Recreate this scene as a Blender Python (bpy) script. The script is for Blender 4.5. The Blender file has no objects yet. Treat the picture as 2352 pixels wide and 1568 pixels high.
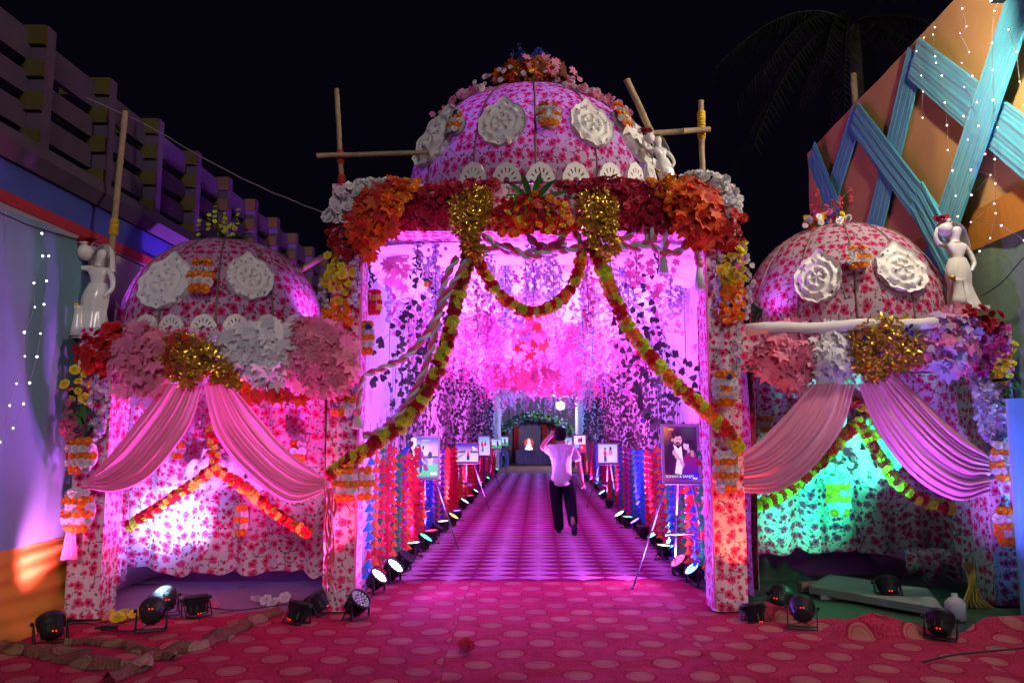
import bpy, math, random
import numpy as np
from mathutils import Vector, Matrix, Quaternion, noise
R = random.Random(7)
PI = math.pi
sc = bpy.context.scene
# ---------------------------------------------------------------- camera, world, sun, exposure
CAM_H = 1.62; PITCH = math.radians(6.67); FPX = 1829.0
cam_d = bpy.data.cameras.new('camera'); cam = bpy.data.objects.new('camera', cam_d)
sc.collection.objects.link(cam); sc.camera = cam
cam.location = (0, 0, CAM_H); cam.rotation_euler = (PI/2 + PITCH, 0, 0)
cam_d.sensor_width = 36; cam_d.lens = 36*FPX/2352; cam_d.clip_end = 500; cam_d.clip_start = .05
w = bpy.data.worlds.new('World'); sc.world = w; w.use_nodes = True
bg = w.node_tree.nodes['Background']; bg.inputs[0].default_value = (.25, .2, .6, 1); bg.inputs[1].default_value = .006
sun_d = bpy.data.lights.new('sun', 'SUN'); sun = bpy.data.objects.new('sun', sun_d); sc.collection.objects.link(sun)
sun_d.energy = .78; sun_d.angle = math.radians(14); sun_d.color = (1, .86, .88)
sun.rotation_euler = Vector((-.22, 1, -.42)).to_track_quat('-Z', 'Y').to_euler()
vs = sc.view_settings; vs.view_transform = 'Standard'; vs.look = 'None'; vs.gamma = 1; vs.exposure = 0; vs.use_curve_mapping = False
sc.cycles.use_denoising = True; sc.cycles.max_bounces = 5; sc.cycles.diffuse_bounces = 3; sc.cycles.transparent_max_bounces = 4
sc.cycles.sample_clamp_indirect = 4
# ---------------------------------------------------------------- picture-plane measurements -> places in the world
def ray(u, v):
    a = (u-1176)/FPX; b = (784-v)/FPX; c, s = math.cos(PITCH), math.sin(PITCH)
    return Vector((a, c-b*s, s+b*c))
def W(u, v, Y):
    d = ray(u, v); return Vector((0, 0, CAM_H)) + d*(Y/d.y)
def G(u, v, z=0.0):
    d = ray(u, v); return Vector((0, 0, CAM_H)) + d*((z-CAM_H)/d.z)
DR = .0328
def WX(u, v, x0):                      # on a side wall x = x0 + DR*(y-7.5)
    d = ray(u, v); t = (x0-DR*7.5)/(d.x-DR*d.y); return Vector((0, 0, CAM_H)) + d*t
def wallx(x0, y): return x0 + DR*(y-7.5)
# ---------------------------------------------------------------- helpers
COL = sc.collection
def tag(o, label=None, cat=None, group=None, kind=None):
    if label: o['label'] = label
    if cat: o['category'] = cat
    if group: o['group'] = group
    if kind: o['kind'] = kind
    return o
class MB:
    def __init__(s): s.v = []; s.f = []; s.m = []; s.uv = []; s.smooth = []
    def face(s, idx, uv=None, m=0, sm=False):
        s.f.append(tuple(idx)); s.m.append(m); s.uv.append(uv); s.smooth.append(sm)
    def quad(s, pts, uv=None, m=0):
        n = len(s.v); s.v += [tuple(p) for p in pts]; s.face(range(n, n+len(pts)), uv, m)
    def box(s, c, size, rot=None, m=0):
        cx, cy, cz = c; a, b, d = size[0]/2, size[1]/2, size[2]/2
        n = len(s.v); rot = rot or Matrix.Identity(3)
        for x, y, z in ((-a,-b,-d),(a,-b,-d),(a,b,-d),(-a,b,-d),(-a,-b,d),(a,-b,d),(a,b,d),(-a,b,d)):
            p = rot @ Vector((x, y, z)); s.v.append((p.x+cx, p.y+cy, p.z+cz))
        for q, (i, j) in (((0,3,2,1),(0,1)),((4,5,6,7),(0,1)),((0,1,5,4),(0,2)),((2,3,7,6),(0,2)),((1,2,6,5),(1,2)),((3,0,4,7),(1,2))):
            s.face([n+k for k in q], [(s.v[n+k][i], s.v[n+k][j]) for k in q], m)
    def grid(s, fn, nu, nv, uvfn=None, m=0, sm=True, closed=False):
        n = len(s.v)
        for j in range(nv+1):
            for i in range(nu+1): s.v.append(tuple(fn(i/nu, j/nv)))
        for j in range(nv):
            for i in range(nu):
                q = (n+j*(nu+1)+i, n+j*(nu+1)+i+1, n+(j+1)*(nu+1)+i+1, n+(j+1)*(nu+1)+i)
                uv = None
                if uvfn: uv = [uvfn(a/nu, b/nv) for a, b in ((i,j),(i+1,j),(i+1,j+1),(i,j+1))]
                s.face(q, uv, m, sm)
    def tube(s, pts, r, n=8, m=0, cap=True, sm=True):
        pts = [Vector(p) for p in pts]; rs = r if isinstance(r, (list, tuple)) else [r]*len(pts)
        base = len(s.v); up = Vector((0, 0, 1)); prev = None
        for k, p in enumerate(pts):
            t = (pts[min(k+1, len(pts)-1)]-pts[max(k-1, 0)]).normalized()
            if prev is None:
                a = t.cross(up); a = a.normalized() if a.length > .01 else t.cross(Vector((1, 0, 0))).normalized()
            else:
                a = (prev - t*prev.dot(t)); a = a.normalized() if a.length > 1e-5 else t.cross(up).normalized()
            prev = a; b = t.cross(a)
            for i in range(n):
                q = p + (a*math.cos(2*PI*i/n)+b*math.sin(2*PI*i/n))*rs[k]; s.v.append(tuple(q))
        for k in range(len(pts)-1):
            for i in range(n):
                j = (i+1) % n; s.face((base+k*n+i, base+k*n+j, base+(k+1)*n+j, base+(k+1)*n+i), None, m, sm)
        if cap and n > 2:
            s.face([base+i for i in range(n)][::-1], None, m); e = base+(len(pts)-1)*n; s.face([e+i for i in range(n)], None, m)
    def lathe(s, prof, n=16, c=(0,0,0), m=0, sm=True, rot=None, sx=1, sy=1):
        base = len(s.v); rot = rot or Matrix.Identity(3)
        for r, z in prof:
            for i in range(n):
                p = rot @ Vector((r*math.cos(2*PI*i/n)*sx, r*math.sin(2*PI*i/n)*sy, z)); s.v.append((p.x+c[0], p.y+c[1], p.z+c[2]))
        for k in range(len(prof)-1):
            for i in range(n):
                j = (i+1) % n; s.face((base+k*n+i, base+k*n+j, base+(k+1)*n+j, base+(k+1)*n+i), None, m, sm)
        if prof[0][0] > 1e-4: s.face([base+i for i in range(n)][::-1], None, m)
        if prof[-1][0] > 1e-4: e = base+(len(prof)-1)*n; s.face([e+i for i in range(n)], None, m)
    def mesh(s, name, mats):
        me = bpy.data.meshes.new(name); me.from_pydata(s.v, [], s.f)
        for mm in (mats if isinstance(mats, (list, tuple)) else [mats]): me.materials.append(mm)
        me.polygons.foreach_set('material_index', s.m); me.polygons.foreach_set('use_smooth', s.smooth)
        if any(u is not None for u in s.uv):
            l = me.uv_layers.new(name='UVMap'); out = []
            for f, u in zip(s.f, s.uv):
                for k in range(len(f)): out += list(u[k]) if u else (0., 0.)
            l.data.foreach_set('uv', out)
        me.update(); return me
    def build(s, name, mats, parent=None):
        return obj(name, s.mesh(name, mats), parent)
def obj(name, me, parent=None, loc=None, rot=None, scale=None):
    o = bpy.data.objects.new(name, me); COL.objects.link(o)
    if parent: o.parent = parent
    if loc is not None: o.location = loc
    if rot is not None: o.rotation_mode = 'QUATERNION'; o.rotation_quaternion = rot
    if scale is not None: o.scale = scale if hasattr(scale, '__len__') else (scale,)*3
    return o
ORI = {}
def thing(name, loc, label, cat, group=None):
    """Empty at the thing's base; parts are given in world coordinates through part()."""
    o = bpy.data.objects.new(name, None); COL.objects.link(o); o.location = loc; o.empty_display_size = .1
    ORI[o.name] = Vector(loc); return tag(o, label, cat, group)
def part(name, me, root, loc=(0,0,0), rot=None, scale=None, off=None):
    """me in world coordinates (loc 0) or placed at world loc, parented to the thing root"""
    base = ORI[root.name]
    if isinstance(me, tuple): me = me[0].mesh(name, me[1])
    o = obj(name, me, root, Vector(loc)-base, rot, scale)
    ORI[o.name] = Vector(loc); return o
def sub(name, me, par, loc=(0,0,0), rot=None, scale=None):   # parent part must be unrotated and placed at its ORI
    if isinstance(me, tuple): me = me[0].mesh(name, me[1])
    o = obj(name, me, par, Vector(loc)-ORI[par.name], rot, scale); ORI[o.name] = Vector(loc); return o
def solo(name, mb, mats, label=None, cat=None, group=None, kind=None):
    return tag(mb.build(name, mats), label, cat, group, kind)
def qdir(n, spin=0.0, up='Y'):
    return Vector(n).normalized().to_track_quat('Z', up) @ Quaternion((0, 0, 1), spin)
def cat_path(P, n):
    """Catmull-Rom through control points, n samples of equal arc length"""
    P = [Vector(p) for p in P]; P = [P[0]*2-P[1]] + P + [P[-1]*2-P[-2]]; out = []
    for i in range(1, len(P)-2):
        for k in range(16):
            t = k/16; a, b, c, d = P[i-1], P[i], P[i+1], P[i+2]
            out.append(.5*((2*b)+(c-a)*t+(2*a-5*b+4*c-d)*t*t+(3*b-a-3*c+d)*t**3))
    out.append(P[-2]); L = [0]
    for a, b in zip(out, out[1:]): L.append(L[-1]+(b-a).length)
    res = []; j = 0
    for k in range(n):
        s_ = L[-1]*k/(n-1)
        while j < len(L)-2 and L[j+1] < s_: j += 1
        t = (s_-L[j])/max(1e-9, L[j+1]-L[j]); res.append(out[j].lerp(out[j+1], min(1, t)))
    return res, L[-1]
ORD = 'first second third fourth fifth sixth seventh eighth ninth tenth eleventh twelfth thirteenth fourteenth fifteenth sixteenth seventeenth eighteenth nineteenth twentieth'.split()
def ordn(i):
    if i < 20: return ORD[i]
    tens = ['twenty', 'thirty', 'forty', 'fifty', 'sixty'][(i+1)//10-2]
    k = (i+1) % 10
    return tens+'-'+ORD[k-1] if k else {20: 'twentieth', 30: 'thirtieth', 40: 'fortieth', 50: 'fiftieth', 60: 'sixtieth'}[i+1]
# ---------------------------------------------------------------- materials
def nmat(name):
    m = bpy.data.materials.new(name); m.use_nodes = True; nt = m.node_tree
    return m, nt, nt.nodes['Principled BSDF'], nt.nodes['Material Output']
class NT:
    """tiny node-expression helper"""
    def __init__(s, nt): s.nt = nt
    def n(s, t, **k):
        x = s.nt.nodes.new(t)
        for a, b in k.items(): setattr(x, a, b)
        return x
    def link(s, a, b): s.nt.links.new(a, b)
    def m(s, op, a, b=None, c=None, clamp=False):
        x = s.n('ShaderNodeMath', operation=op); x.use_clamp = clamp
        for i, q in enumerate((a, b, c)):
            if q is None: continue
            if isinstance(q, (int, float)): x.inputs[i].default_value = q
            else: s.link(q, x.inputs[i])
        return x.outputs[0]
    def v(s, op, a, b=None):
        x = s.n('ShaderNodeVectorMath', operation=op)
        for i, q in enumerate((a, b)):
            if q is None: continue
            if isinstance(q, tuple): x.inputs[i].default_value = q
            else: s.link(q, x.inputs[i])
        return x.outputs['Value'] if op in ('LENGTH', 'DISTANCE') else x.outputs[0]
    def mix(s, fac, a, b):
        x = s.n('ShaderNodeMix', data_type='RGBA')
        for i, q in ((0, fac), (6, a), (7, b)):
            if isinstance(q, (int, float)): x.inputs[i].default_value = q
            elif isinstance(q, tuple): x.inputs[i].default_value = (*q, 1)
            else: s.link(q, x.inputs[i])
        return x.outputs[2]
    def step(s, lo, hi, x):
        q = s.n('ShaderNodeMapRange', interpolation_type='SMOOTHSTEP'); s.link(x, q.inputs[0]); q.inputs[1].default_value = lo; q.inputs[2].default_value = hi
        return q.outputs[0]
    def noise(s, vec, scale, detail=2):
        x = s.n('ShaderNodeTexNoise'); x.inputs['Scale'].default_value = scale; x.inputs['Detail'].default_value = detail
        if vec is not None: s.link(vec, x.inputs['Vector'])
        return x.outputs['Fac']
    def coord(s, kind='Object'): return s.n('ShaderNodeTexCoord').outputs[kind]
    def bump(s, h, strength, dist, bsdf):
        b = s.n('ShaderNodeBump'); b.inputs['Strength'].default_value = strength; b.inputs['Distance'].default_value = dist
        s.link(h, b.inputs['Height']); s.link(b.outputs[0], bsdf.inputs['Normal'])
def simple(name, col, rough=.6, metal=0, var=.15, scale=12, trans=0, bump=0, spec=.3, sheen=0):
    m, nt, b, out = nmat(name); N = NT(nt)
    f = N.noise(N.coord(), scale, 3); lo = tuple(c*(1-var) for c in col); hi = tuple(min(1, c*(1+var)) for c in col)
    c = N.mix(f, lo, hi); N.link(c, b.inputs['Base Color']); b.inputs['Roughness'].default_value = rough; b.inputs['Metallic'].default_value = metal
    b.inputs['Specular IOR Level'].default_value = spec
    if sheen: b.inputs['Sheen Weight'].default_value = sheen
    if bump: N.bump(N.noise(N.coord(), scale*3, 3), bump, .01, b)
    if trans:
        t = N.n('ShaderNodeBsdfTranslucent'); N.link(c, t.inputs[0]); mx = N.n('ShaderNodeMixShader'); mx.inputs[0].default_value = trans
        N.link(b.outputs[0], mx.inputs[1]); N.link(t.outputs[0], mx.inputs[2]); N.link(mx.outputs[0], out.inputs[0])
    return m
def petal(name, col, center=None, rough=.55, var=.35, trans=.25, dk=True):
    """petal colour varied from piece to piece, centre tinted"""
    m, nt, b, out = nmat(name); N = NT(nt)
    rnd = N.n('ShaderNodeObjectInfo').outputs['Random']
    lo = tuple(c*(1-var) for c in col); hi = tuple(min(1, c*(1+var*.6)) for c in col)
    c = N.mix(rnd, lo, hi)
    if center:
        pass
    r = N.v('LENGTH', N.v('MULTIPLY', N.coord(), (1, 1, 0))); c = N.mix(N.step(.05, .48, r), N.mix(.5, c, tuple(q*.35 for q in col)), c) if dk else c; c = N.mix(N.m('MULTIPLY', N.noise(N.coord(), 5, 3), .35), c, tuple(min(1, q*1.25+.02) for q in col))
    if center: c = N.mix(N.step(.07, .2, r), center, c)
    N.link(c, b.inputs['Base Color']); b.inputs['Roughness'].default_value = rough; b.inputs['Specular IOR Level'].default_value = .3
    t = N.n('ShaderNodeBsdfTranslucent'); N.link(c, t.inputs[0]); mx = N.n('ShaderNodeMixShader'); mx.inputs[0].default_value = trans
    N.link(b.outputs[0], mx.inputs[1]); N.link(t.outputs[0], mx.inputs[2]); N.link(mx.outputs[0], out.inputs[0])
    return m
def emis(name, col, st):
    m, nt, b, out = nmat(name); b.inputs['Base Color'].default_value = (*[c*.5 for c in col], 1)
    b.inputs['Emission Color'].default_value = (*col, 1); b.inputs['Emission Strength'].default_value = st; return m
def floral(name, base=(.66, .5, .6), trans=0, wr=.9, fs=1.0):
    """printed cotton: pink five-petalled blossoms and dark twigs, UVs in metres"""
    m, nt, b, out = nmat(name); N = NT(nt)
    uv = N.coord('UV'); uv = N.v('MULTIPLY', uv, (1/fs, 1/fs, 1/fs))
    nz = N.n('ShaderNodeTexNoise'); nz.inputs['Scale'].default_value = 5; nz.inputs['Detail'].default_value = 2; N.link(uv, nz.inputs[0])
    d = N.v('SUBTRACT', nz.outputs['Color'], (.5, .5, .5)); duv = N.v('ADD', uv, N.v('MULTIPLY', d, (.11, .11, 0)))
    col = base
    # twigs
    ve = N.n('ShaderNodeTexVoronoi', voronoi_dimensions='2D', feature='DISTANCE_TO_EDGE'); ve.inputs['Scale'].default_value = 9; N.link(duv, ve.inputs['Vector'])
    gap = N.step(.5, .56, N.noise(uv, 9, 1))
    tw = N.m('MULTIPLY', N.m('SUBTRACT', 1.0, N.step(.02, .055, ve.outputs['Distance'])), gap)
    # small leaves beside the twigs
    vl = N.n('ShaderNodeTexVoronoi', voronoi_dimensions='2D', feature='F1', distance='CHEBYCHEV'); vl.inputs['Scale'].default_value = 24; N.link(duv, vl.inputs['Vector'])
    near = N.m('SUBTRACT', 1.0, N.step(.13, .2, ve.outputs['Distance']))
    lf = N.m('MULTIPLY', N.m('MULTIPLY', N.m('SUBTRACT', 1.0, N.step(.2, .27, vl.outputs['Distance'])), near), N.step(.36, .44, N.noise(uv, 13, 1)))
    dark = N.m('MAXIMUM', tw, lf)
    col = N.mix(N.m('MULTIPLY', dark, .9), col, (.10, .06, .05))
    # flowers, two sizes
    for S, Rr, off, thr in ((7.6, .048, 0.0, .14), (11.5, .026, 3.7, .25)):
        p = N.v('ADD', uv, (off, off*.7, 0))
        vf = N.n('ShaderNodeTexVoronoi', voronoi_dimensions='2D', feature='F1'); vf.inputs['Scale'].default_value = S; vf.inputs['Randomness'].default_value = .55
        N.link(p, vf.inputs['Vector']); q = N.v('SUBTRACT', p, vf.outputs['Position']); sx = N.n('ShaderNodeSeparateXYZ'); N.link(q, sx.inputs[0])
        r = N.m('SQRT', N.m('ADD', N.m('MULTIPLY', sx.outputs[0], sx.outputs[0]), N.m('MULTIPLY', sx.outputs[1], sx.outputs[1])))
        sc_ = N.n('ShaderNodeSeparateColor'); N.link(vf.outputs['Color'], sc_.inputs[0])
        ang = N.m('ARCTAN2', sx.outputs[1], sx.outputs[0]); ph = N.m('MULTIPLY', sc_.outputs[0], 6.28)
        lob = N.m('MULTIPLY_ADD', N.m('COSINE', N.m('MULTIPLY_ADD', ang, 5.0, ph)), .10, .90)
        rr = N.m('DIVIDE', r, N.m('MULTIPLY', lob, Rr))
        has = N.step(thr-.01, thr+.01, sc_.outputs[1])
        fl = N.m('MULTIPLY', N.m('SUBTRACT', 1.0, N.step(.88, 1.0, rr)), has)
        tone = N.mix(N.step(.15, 1.0, rr), (.55, .012, .10), (.74, .10, .28))
        tone = N.mix(N.step(.18, .42, rr), (.16, .01, .03), tone)
        col = N.mix(fl, col, tone)
    N.link(col, b.inputs['Base Color']); b.inputs['Roughness'].default_value = .8; b.inputs['Specular IOR Level'].default_value = .2
    if wr:
        h = N.noise(N.v('MULTIPLY', N.coord('UV'), (1.0, .35, 1)), 7, 3); N.bump(h, wr, .06, b)
    if trans:
        t = N.n('ShaderNodeBsdfTranslucent'); N.link(col, t.inputs[0]); mx = N.n('ShaderNodeMixShader'); mx.inputs[0].default_value = trans
        N.link(b.outputs[0], mx.inputs[1]); N.link(t.outputs[0], mx.inputs[2]); N.link(mx.outputs[0], out.inputs[0])
    return m
M = dict(
 floral=floral('floral_cloth'), floral_dome=floral('floral_dome_cloth', trans=.5, wr=.3),
 white_cloth=simple('white_cloth', (.8, .78, .8), .85, trans=.25, var=.05, scale=4),
 foam=simple('carved_foam', (.72, .7, .68), .8, var=.06, bump=.2),
 pink_satin=simple('pink_satin', (.97, .32, .56), .36, var=.07, scale=5, trans=.35, spec=.5, sheen=.3),
 rope_pink=simple('pink_rope_cloth', (.6, .1, .18), .45, spec=.5), rope_grey=simple('pale_rope_cloth', (.5, .52, .55), .4, spec=.5),
 bamboo=simple('bamboo', (.33, .24, .14), .6, var=.3, scale=20), lash_y=simple('yellow_lashing', (.6, .38, .02), .6), lash_r=simple('red_lashing', (.5, .03, .03), .6),
 seam=simple('seam_cloth', (.2, .12, .12), .8, var=.5, scale=25),
 black=simple('black_housing', (.018, .018, .02), .45, var=.1), steel=simple('grey_metal', (.35, .35, .37), .35, metal=.6),
 wire=simple('dark_wire', (.03, .03, .03), .6), green_wire=simple('green_wire', (.03, .08, .03), .6),
 porcelain=simple('glazed_white_statue', (.72, .7, .68), .16, var=.04, spec=.6), gold_paint=simple('gold_paint', (.5, .33, .06), .4, metal=.6),
 concrete=simple('painted_concrete', (.075, .05, .09), .85, var=.35, scale=3, bump=.3), yellow_paint=simple('yellow_paint', (.07, .055, .006), .7, var=.3, scale=6),
 dark_ledge=simple('weathered_ledge', (.07, .055, .08), .9, var=.4, scale=3),
 core=simple('garland_core', (.42, .4, .42), .8),
 skin=simple('skin', (.34, .17, .11), .5, var=.08), hair=simple('black_hair', (.004, .004, .004), .9, spec=.05), trousers=simple('dark_trousers', (.008, .008, .012), .95, spec=.05),
 jeans=simple('blue_jeans', (.2, .32, .6), .8, var=.3, scale=9), dark_shirt=simple('dark_shirt', (.05, .04, .06), .8), shoe=simple('shoe_rubber', (.05, .04, .045), .6),
)
# ================================================================= GROUND AND CARPETS
def carpet_mat(name, base, pale, deep, diamonds=False, base2=None):
    m, nt, b, out = nmat(name); N = NT(nt); P = N.coord()
    sx = N.n('ShaderNodeSeparateXYZ'); N.link(P, sx.inputs[0]); x, y = sx.outputs[0], sx.outputs[1]
    fine = N.noise(P, 60, 3)
    if diamonds:
        xs = N.m('SUBTRACT', x, N.m('MULTIPLY', y, DR))
        a = N.m('ABSOLUTE', N.m('SUBTRACT', N.m('FRACT', N.m('DIVIDE', xs, .5)), .5)); c = N.m('ABSOLUTE', N.m('SUBTRACT', N.m('FRACT', N.m('DIVIDE', y, .31)), .5))
        # ogee diamonds: pale lens between deep lens
        d = N.m('ADD', a, c)
        k = N.step(.47, .53, d); col = N.mix(k, deep, pale)
        band = N.step(.35, .6, N.noise(N.v('MULTIPLY', P, (1.3, .05, 1)), 1.6, 2)); col = N.mix(N.m('MULTIPLY', band, .12), col, base)
        ring = N.m('MULTIPLY', N.step(.62, .66, d), N.m('SUBTRACT', 1.0, N.step(.70, .74, d))); col = N.mix(N.m('MULTIPLY', ring, .5), col, base)
    else:
        warp = N.m('MULTIPLY', N.m('SUBTRACT', N.noise(P, .8, 1), .5), .22)
        px, py = .435, .56
        stp = N.m('DIVIDE', N.m('ADD', N.m('ADD', x, N.m('MULTIPLY', N.noise(P, .6, 1), .12)), .42), 1.93); fs_ = N.m('FRACT', stp); y = N.m('ADD', y, N.m('MULTIPLY', N.m('FLOOR', stp), .37)); seam = N.m('SUBTRACT', 1.0, N.step(.0025, .005, fs_))
        res = None
        for ox, oy in ((0, 0), (.5, .5)):
            fx = N.m('MULTIPLY', N.m('SUBTRACT', N.m('FRACT', N.m('ADD', N.m('DIVIDE', N.m('ADD', x, warp), px), ox)), .5), px)
            fy = N.m('MULTIPLY', N.m('SUBTRACT', N.m('FRACT', N.m('ADD', N.m('DIVIDE', N.m('ADD', y, warp), py), oy)), .5), py*.93)
            r = N.m('SQRT', N.m('ADD', N.m('MULTIPLY', fx, fx), N.m('MULTIPLY', fy, fy)))
            res = r if res is None else N.m('MINIMUM', res, r)
        v = N.n('ShaderNodeTexVoronoi', voronoi_dimensions='2D', feature='DISTANCE_TO_EDGE'); v.inputs['Scale'].default_value = 30; N.link(P, v.inputs['Vector'])
        pais = N.m('SUBTRACT', 1.0, N.step(.05, .16, v.outputs['Distance']))
        col = N.mix(N.m('MULTIPLY', pais, .42), base, pale)
        col = N.mix(N.m('MULTIPLY', N.step(.45, .6, N.noise(P, 9, 3)), .35), col, deep)
        inner = N.mix(N.m('MULTIPLY', N.step(.4, .6, N.noise(P, 38, 2)), .75), pale, N_mid)
        med = N.m('SUBTRACT', 1.0, N.step(.094, .1, res)); ring = N.m('MULTIPLY', N.step(.070, .075, res), N.m('SUBTRACT', 1.0, N.step(.079, .084, res)))
        col = N.mix(med, col, inner); col = N.mix(N.m('MULTIPLY', ring, .75), col, base)
        halo = N.m('MULTIPLY', N.step(.1, .103, res), N.m('SUBTRACT', 1.0, N.step(.116, .124, res))); col = N.mix(N.m('MULTIPLY', halo, .6), col, deep); col = N.mix(N.m('MULTIPLY', seam, .7), col, (.03, .01, .01))
    dirt = N.step(.35, .7, N.noise(P, 1.7, 5)); col = N.mix(N.m('MULTIPLY', N.step(.55, .7, N.noise(P, 5, 4)), .12), col, (.2, .12, .11)); col = N.mix(N.m('MULTIPLY', dirt, .45), col, tuple(c*.55 for c in base))
    N.link(col, b.inputs['Base Color']); b.inputs['Roughness'].default_value = .93; b.inputs['Specular IOR Level'].default_value = .05
    hh = N.m('ADD', N.m('MULTIPLY', N.noise(P, 2.2, 3), 1.0), N.m('MULTIPLY', fine, .06)); N.bump(hh, .55, .09, b); return m
N_mid = (.36, .16, .1)
M['carpet'] = carpet_mat('medallion_carpet', (.36, .012, .06), (.38, .12, .13), (.2, .004, .03))
M['runner'] = carpet_mat('diamond_carpet', (.34, .02, .17), (.68, .38, .66), (.15, .002, .05), True)
N_mid = (.2, .14, .08)
M['carpet_back'] = carpet_mat('carpet_reverse', (.15, .06, .045), (.28, .2, .12), (.1, .045, .03))
M['ground'] = simple('dark_ground', (.09, .08, .075), .95, var=.5, scale=3, bump=.4)
M['tarp_green'] = simple('green_tarpaulin', (.02, .05, .025), .6, var=.5, scale=5, bump=.4); M['tarp_purple'] = simple('grey_tarpaulin', (.2, .19, .23), .8, var=.3, scale=3, bump=.5)

mb = MB(); mb.quad([(-90, -20, -.012), (90, -20, -.012), (90, 160, -.012), (-90, 160, -.012)]); solo('ground', mb, M['ground'], kind='structure')
def edge_y(x):   # far edge of the big carpet outside the tunnel
    pts = [(-6, 6.9), (-4.2, 7.0), (-3.5, 7.25), (-2.9, 7.35), (-2.3, 7.6), (-1.75, 7.75), (-1.4, 9.25), (1.85, 9.3), (2.1, 7.9), (2.4, 7.45), (2.75, 7.15), (3.1, 6.75), (3.5, 6.6), (4.0, 6.95), (4.9, 7.05), (6, 7.1)]
    for (a, b), (c, d) in zip(pts, pts[1:]):
        if a <= x <= c: return b+(d-b)*(x-a)/(c-a)
    return 7
def gs(x, y, cx, cy, sx, sy, ang=0):
    dx, dy = x-cx, y-cy; c, s = math.cos(ang), math.sin(ang); a, b = dx*c+dy*s, -dx*s+dy*c
    return math.exp(-(a/sx)**2-(b/sy)**2)
def carpet_h(x, y):
    h = .004
    h += .020*gs(x, y, -2.5, 6.55, .9, .10, .55) + .016*gs(x, y, -3.3, 6.0, .8, .09, -.25) + .012*gs(x, y, -1.2, 5.2, .05, 1.1, -.2)
    h += .10*gs(x, y, 4.3, 6.95, .9, .16, .08) + .055*gs(x, y, 2.75, 7.05, .25, .12) + .012*gs(x, y, 2.0, 6.5, 1.2, .08, .5)
    if abs(x-.2) > 1.8: h += .018*max(0, noise.noise(Vector((x*2.1, y*2.1, 3))))*(1 if y > 5.5 else .35)
    return h
mb = MB()
xs = np.linspace(-4.6, 5.6, 170)
def cf(a, b):
    x = -4.6+10.2*a; y0 = 1.5; y1 = edge_y(x)+.03*noise.noise(Vector((x*6, 0, 0))); y = y0+(y1-y0)*(b**.8)
    return (x, y, carpet_h(x, y))
mb.grid(cf, 230, 110); solo('carpet', mb, M['carpet'], kind='structure')
mb = MB()
for x0, x1, z in ((-1.62, -.62, .0), (-.62, 1.1, .004), (1.1, 2.1, .0)):
    def rf(a, b, x0=x0, x1=x1, z=z):
        y = 9.12+(34-9.12)*b; x = x0+(x1-x0)*a+DR*(y-7.5); return (x, y, .006+z+.006*max(0, noise.noise(Vector((x*2, y*2, 1)))))
    mb.grid(rf, 8, 70)
solo('tunnel_carpet', mb, M['runner'], kind='structure')
mb = MB(); M['plain_floor'] = simple('brown_matting', (.22, .1, .06), .9, var=.5, scale=1.2)
mb.quad([(-1.3, 33.9, .002), (3.4, 33.9, .002), (4.2, 60, .002), (-.8, 60, .002)]); solo('stage_floor', mb, M['plain_floor'], kind='structure')
# tarpaulin floors under the side arches
mb = MB(); mb.grid(lambda a, b: (-4.25+2.7*a, 7.15+2.0*b, -.006+.012*noise.noise(Vector((a*9, b*7, 0)))), 30, 20); solo('grey_tarpaulin_floor', mb, M['tarp_purple'], kind='structure')
mb = MB(); mb.grid(lambda a, b: (2.1+3.2*a, 6.3+3.4*b, -.006+.025*noise.noise(Vector((a*9, b*9, 5)))), 34, 30); solo('green_tarpaulin_floor', mb, M['tarp_green'], kind='structure')
# carpet folds: a strip of carpet turned over, showing its brown reverse
def fold(label, pts, width, hgt, mat, seed):
    P, L = cat_path([G(*p) for p in pts], 60); mb = MB()
    def f(a, b):
        i = min(59, int(a*59+.5)); p = P[i]; t = (P[min(59, i+1)]-P[max(0, i-1)]).normalized(); n = Vector((-t.y, t.x, 0))
        wv = width*(.5+.45*math.sin(PI*a)**.5)*(1+.9*noise.noise(Vector((a*11, seed, b*2.2)))+.35*noise.noise(Vector((a*40, seed, b*3)))); q = p + n*(b-.5)*wv
        z = carpet_h(q.x, q.y)+.006+hgt*math.sin(PI*min(1, max(0, b)))**.7*(.6+.5*noise.noise(Vector((a*12, b*2, seed)))); return (q.x, q.y, z)
    mb.grid(f, 59, 8); return solo('carpet_fold', mb, mat, label, 'carpet fold', 'turned-up carpet folds')
fold('brown turned-back carpet strip at the lower left corner', [(-60, 1478), (60, 1500), (150, 1512), (230, 1530), (330, 1545)], .26, .07, M['carpet_back'], 1)
fold('long brown carpet fold running up from the lower left towards the left arch', [(250, 1568), (380, 1505), (480, 1478), (560, 1440), (640, 1410)], .2, .085, M['carpet_back'], 2)
fold('short brown carpet fold beside the long one at lower left', [(150, 1482), (240, 1480), (340, 1500), (400, 1520)], .16, .06, M['carpet_back'], 3)
def heap(label, c, sx, sy, h, seed):
    mb = MB(); c = Vector(c)
    def f(a, b):
        x = (a-.5)*2; y = (b-.5)*2; r = math.sqrt(x*x+y*y)
        return (c.x+x*sx, c.y+y*sy, .0+h*max(0, 1-r**1.6)*(1+.5*noise.noise(Vector((x*1.8, y*1.8, seed))))+.03*noise.noise(Vector((x*3, y*3, seed+3)))*max(0, 1-r*.8))
    mb.grid(f, 26, 20); solo('carpet_fold', mb, M['carpet'], label, 'carpet fold', 'turned-up carpet folds')
heap('rumpled red carpet heap in front of the right arch between two lamps', G(2010, 1455), .5, .16, .15, 4)
heap('low crumple of red carpet beside the foot of the right main pillar', G(1770, 1415), .33, .18, .12, 8)

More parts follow.
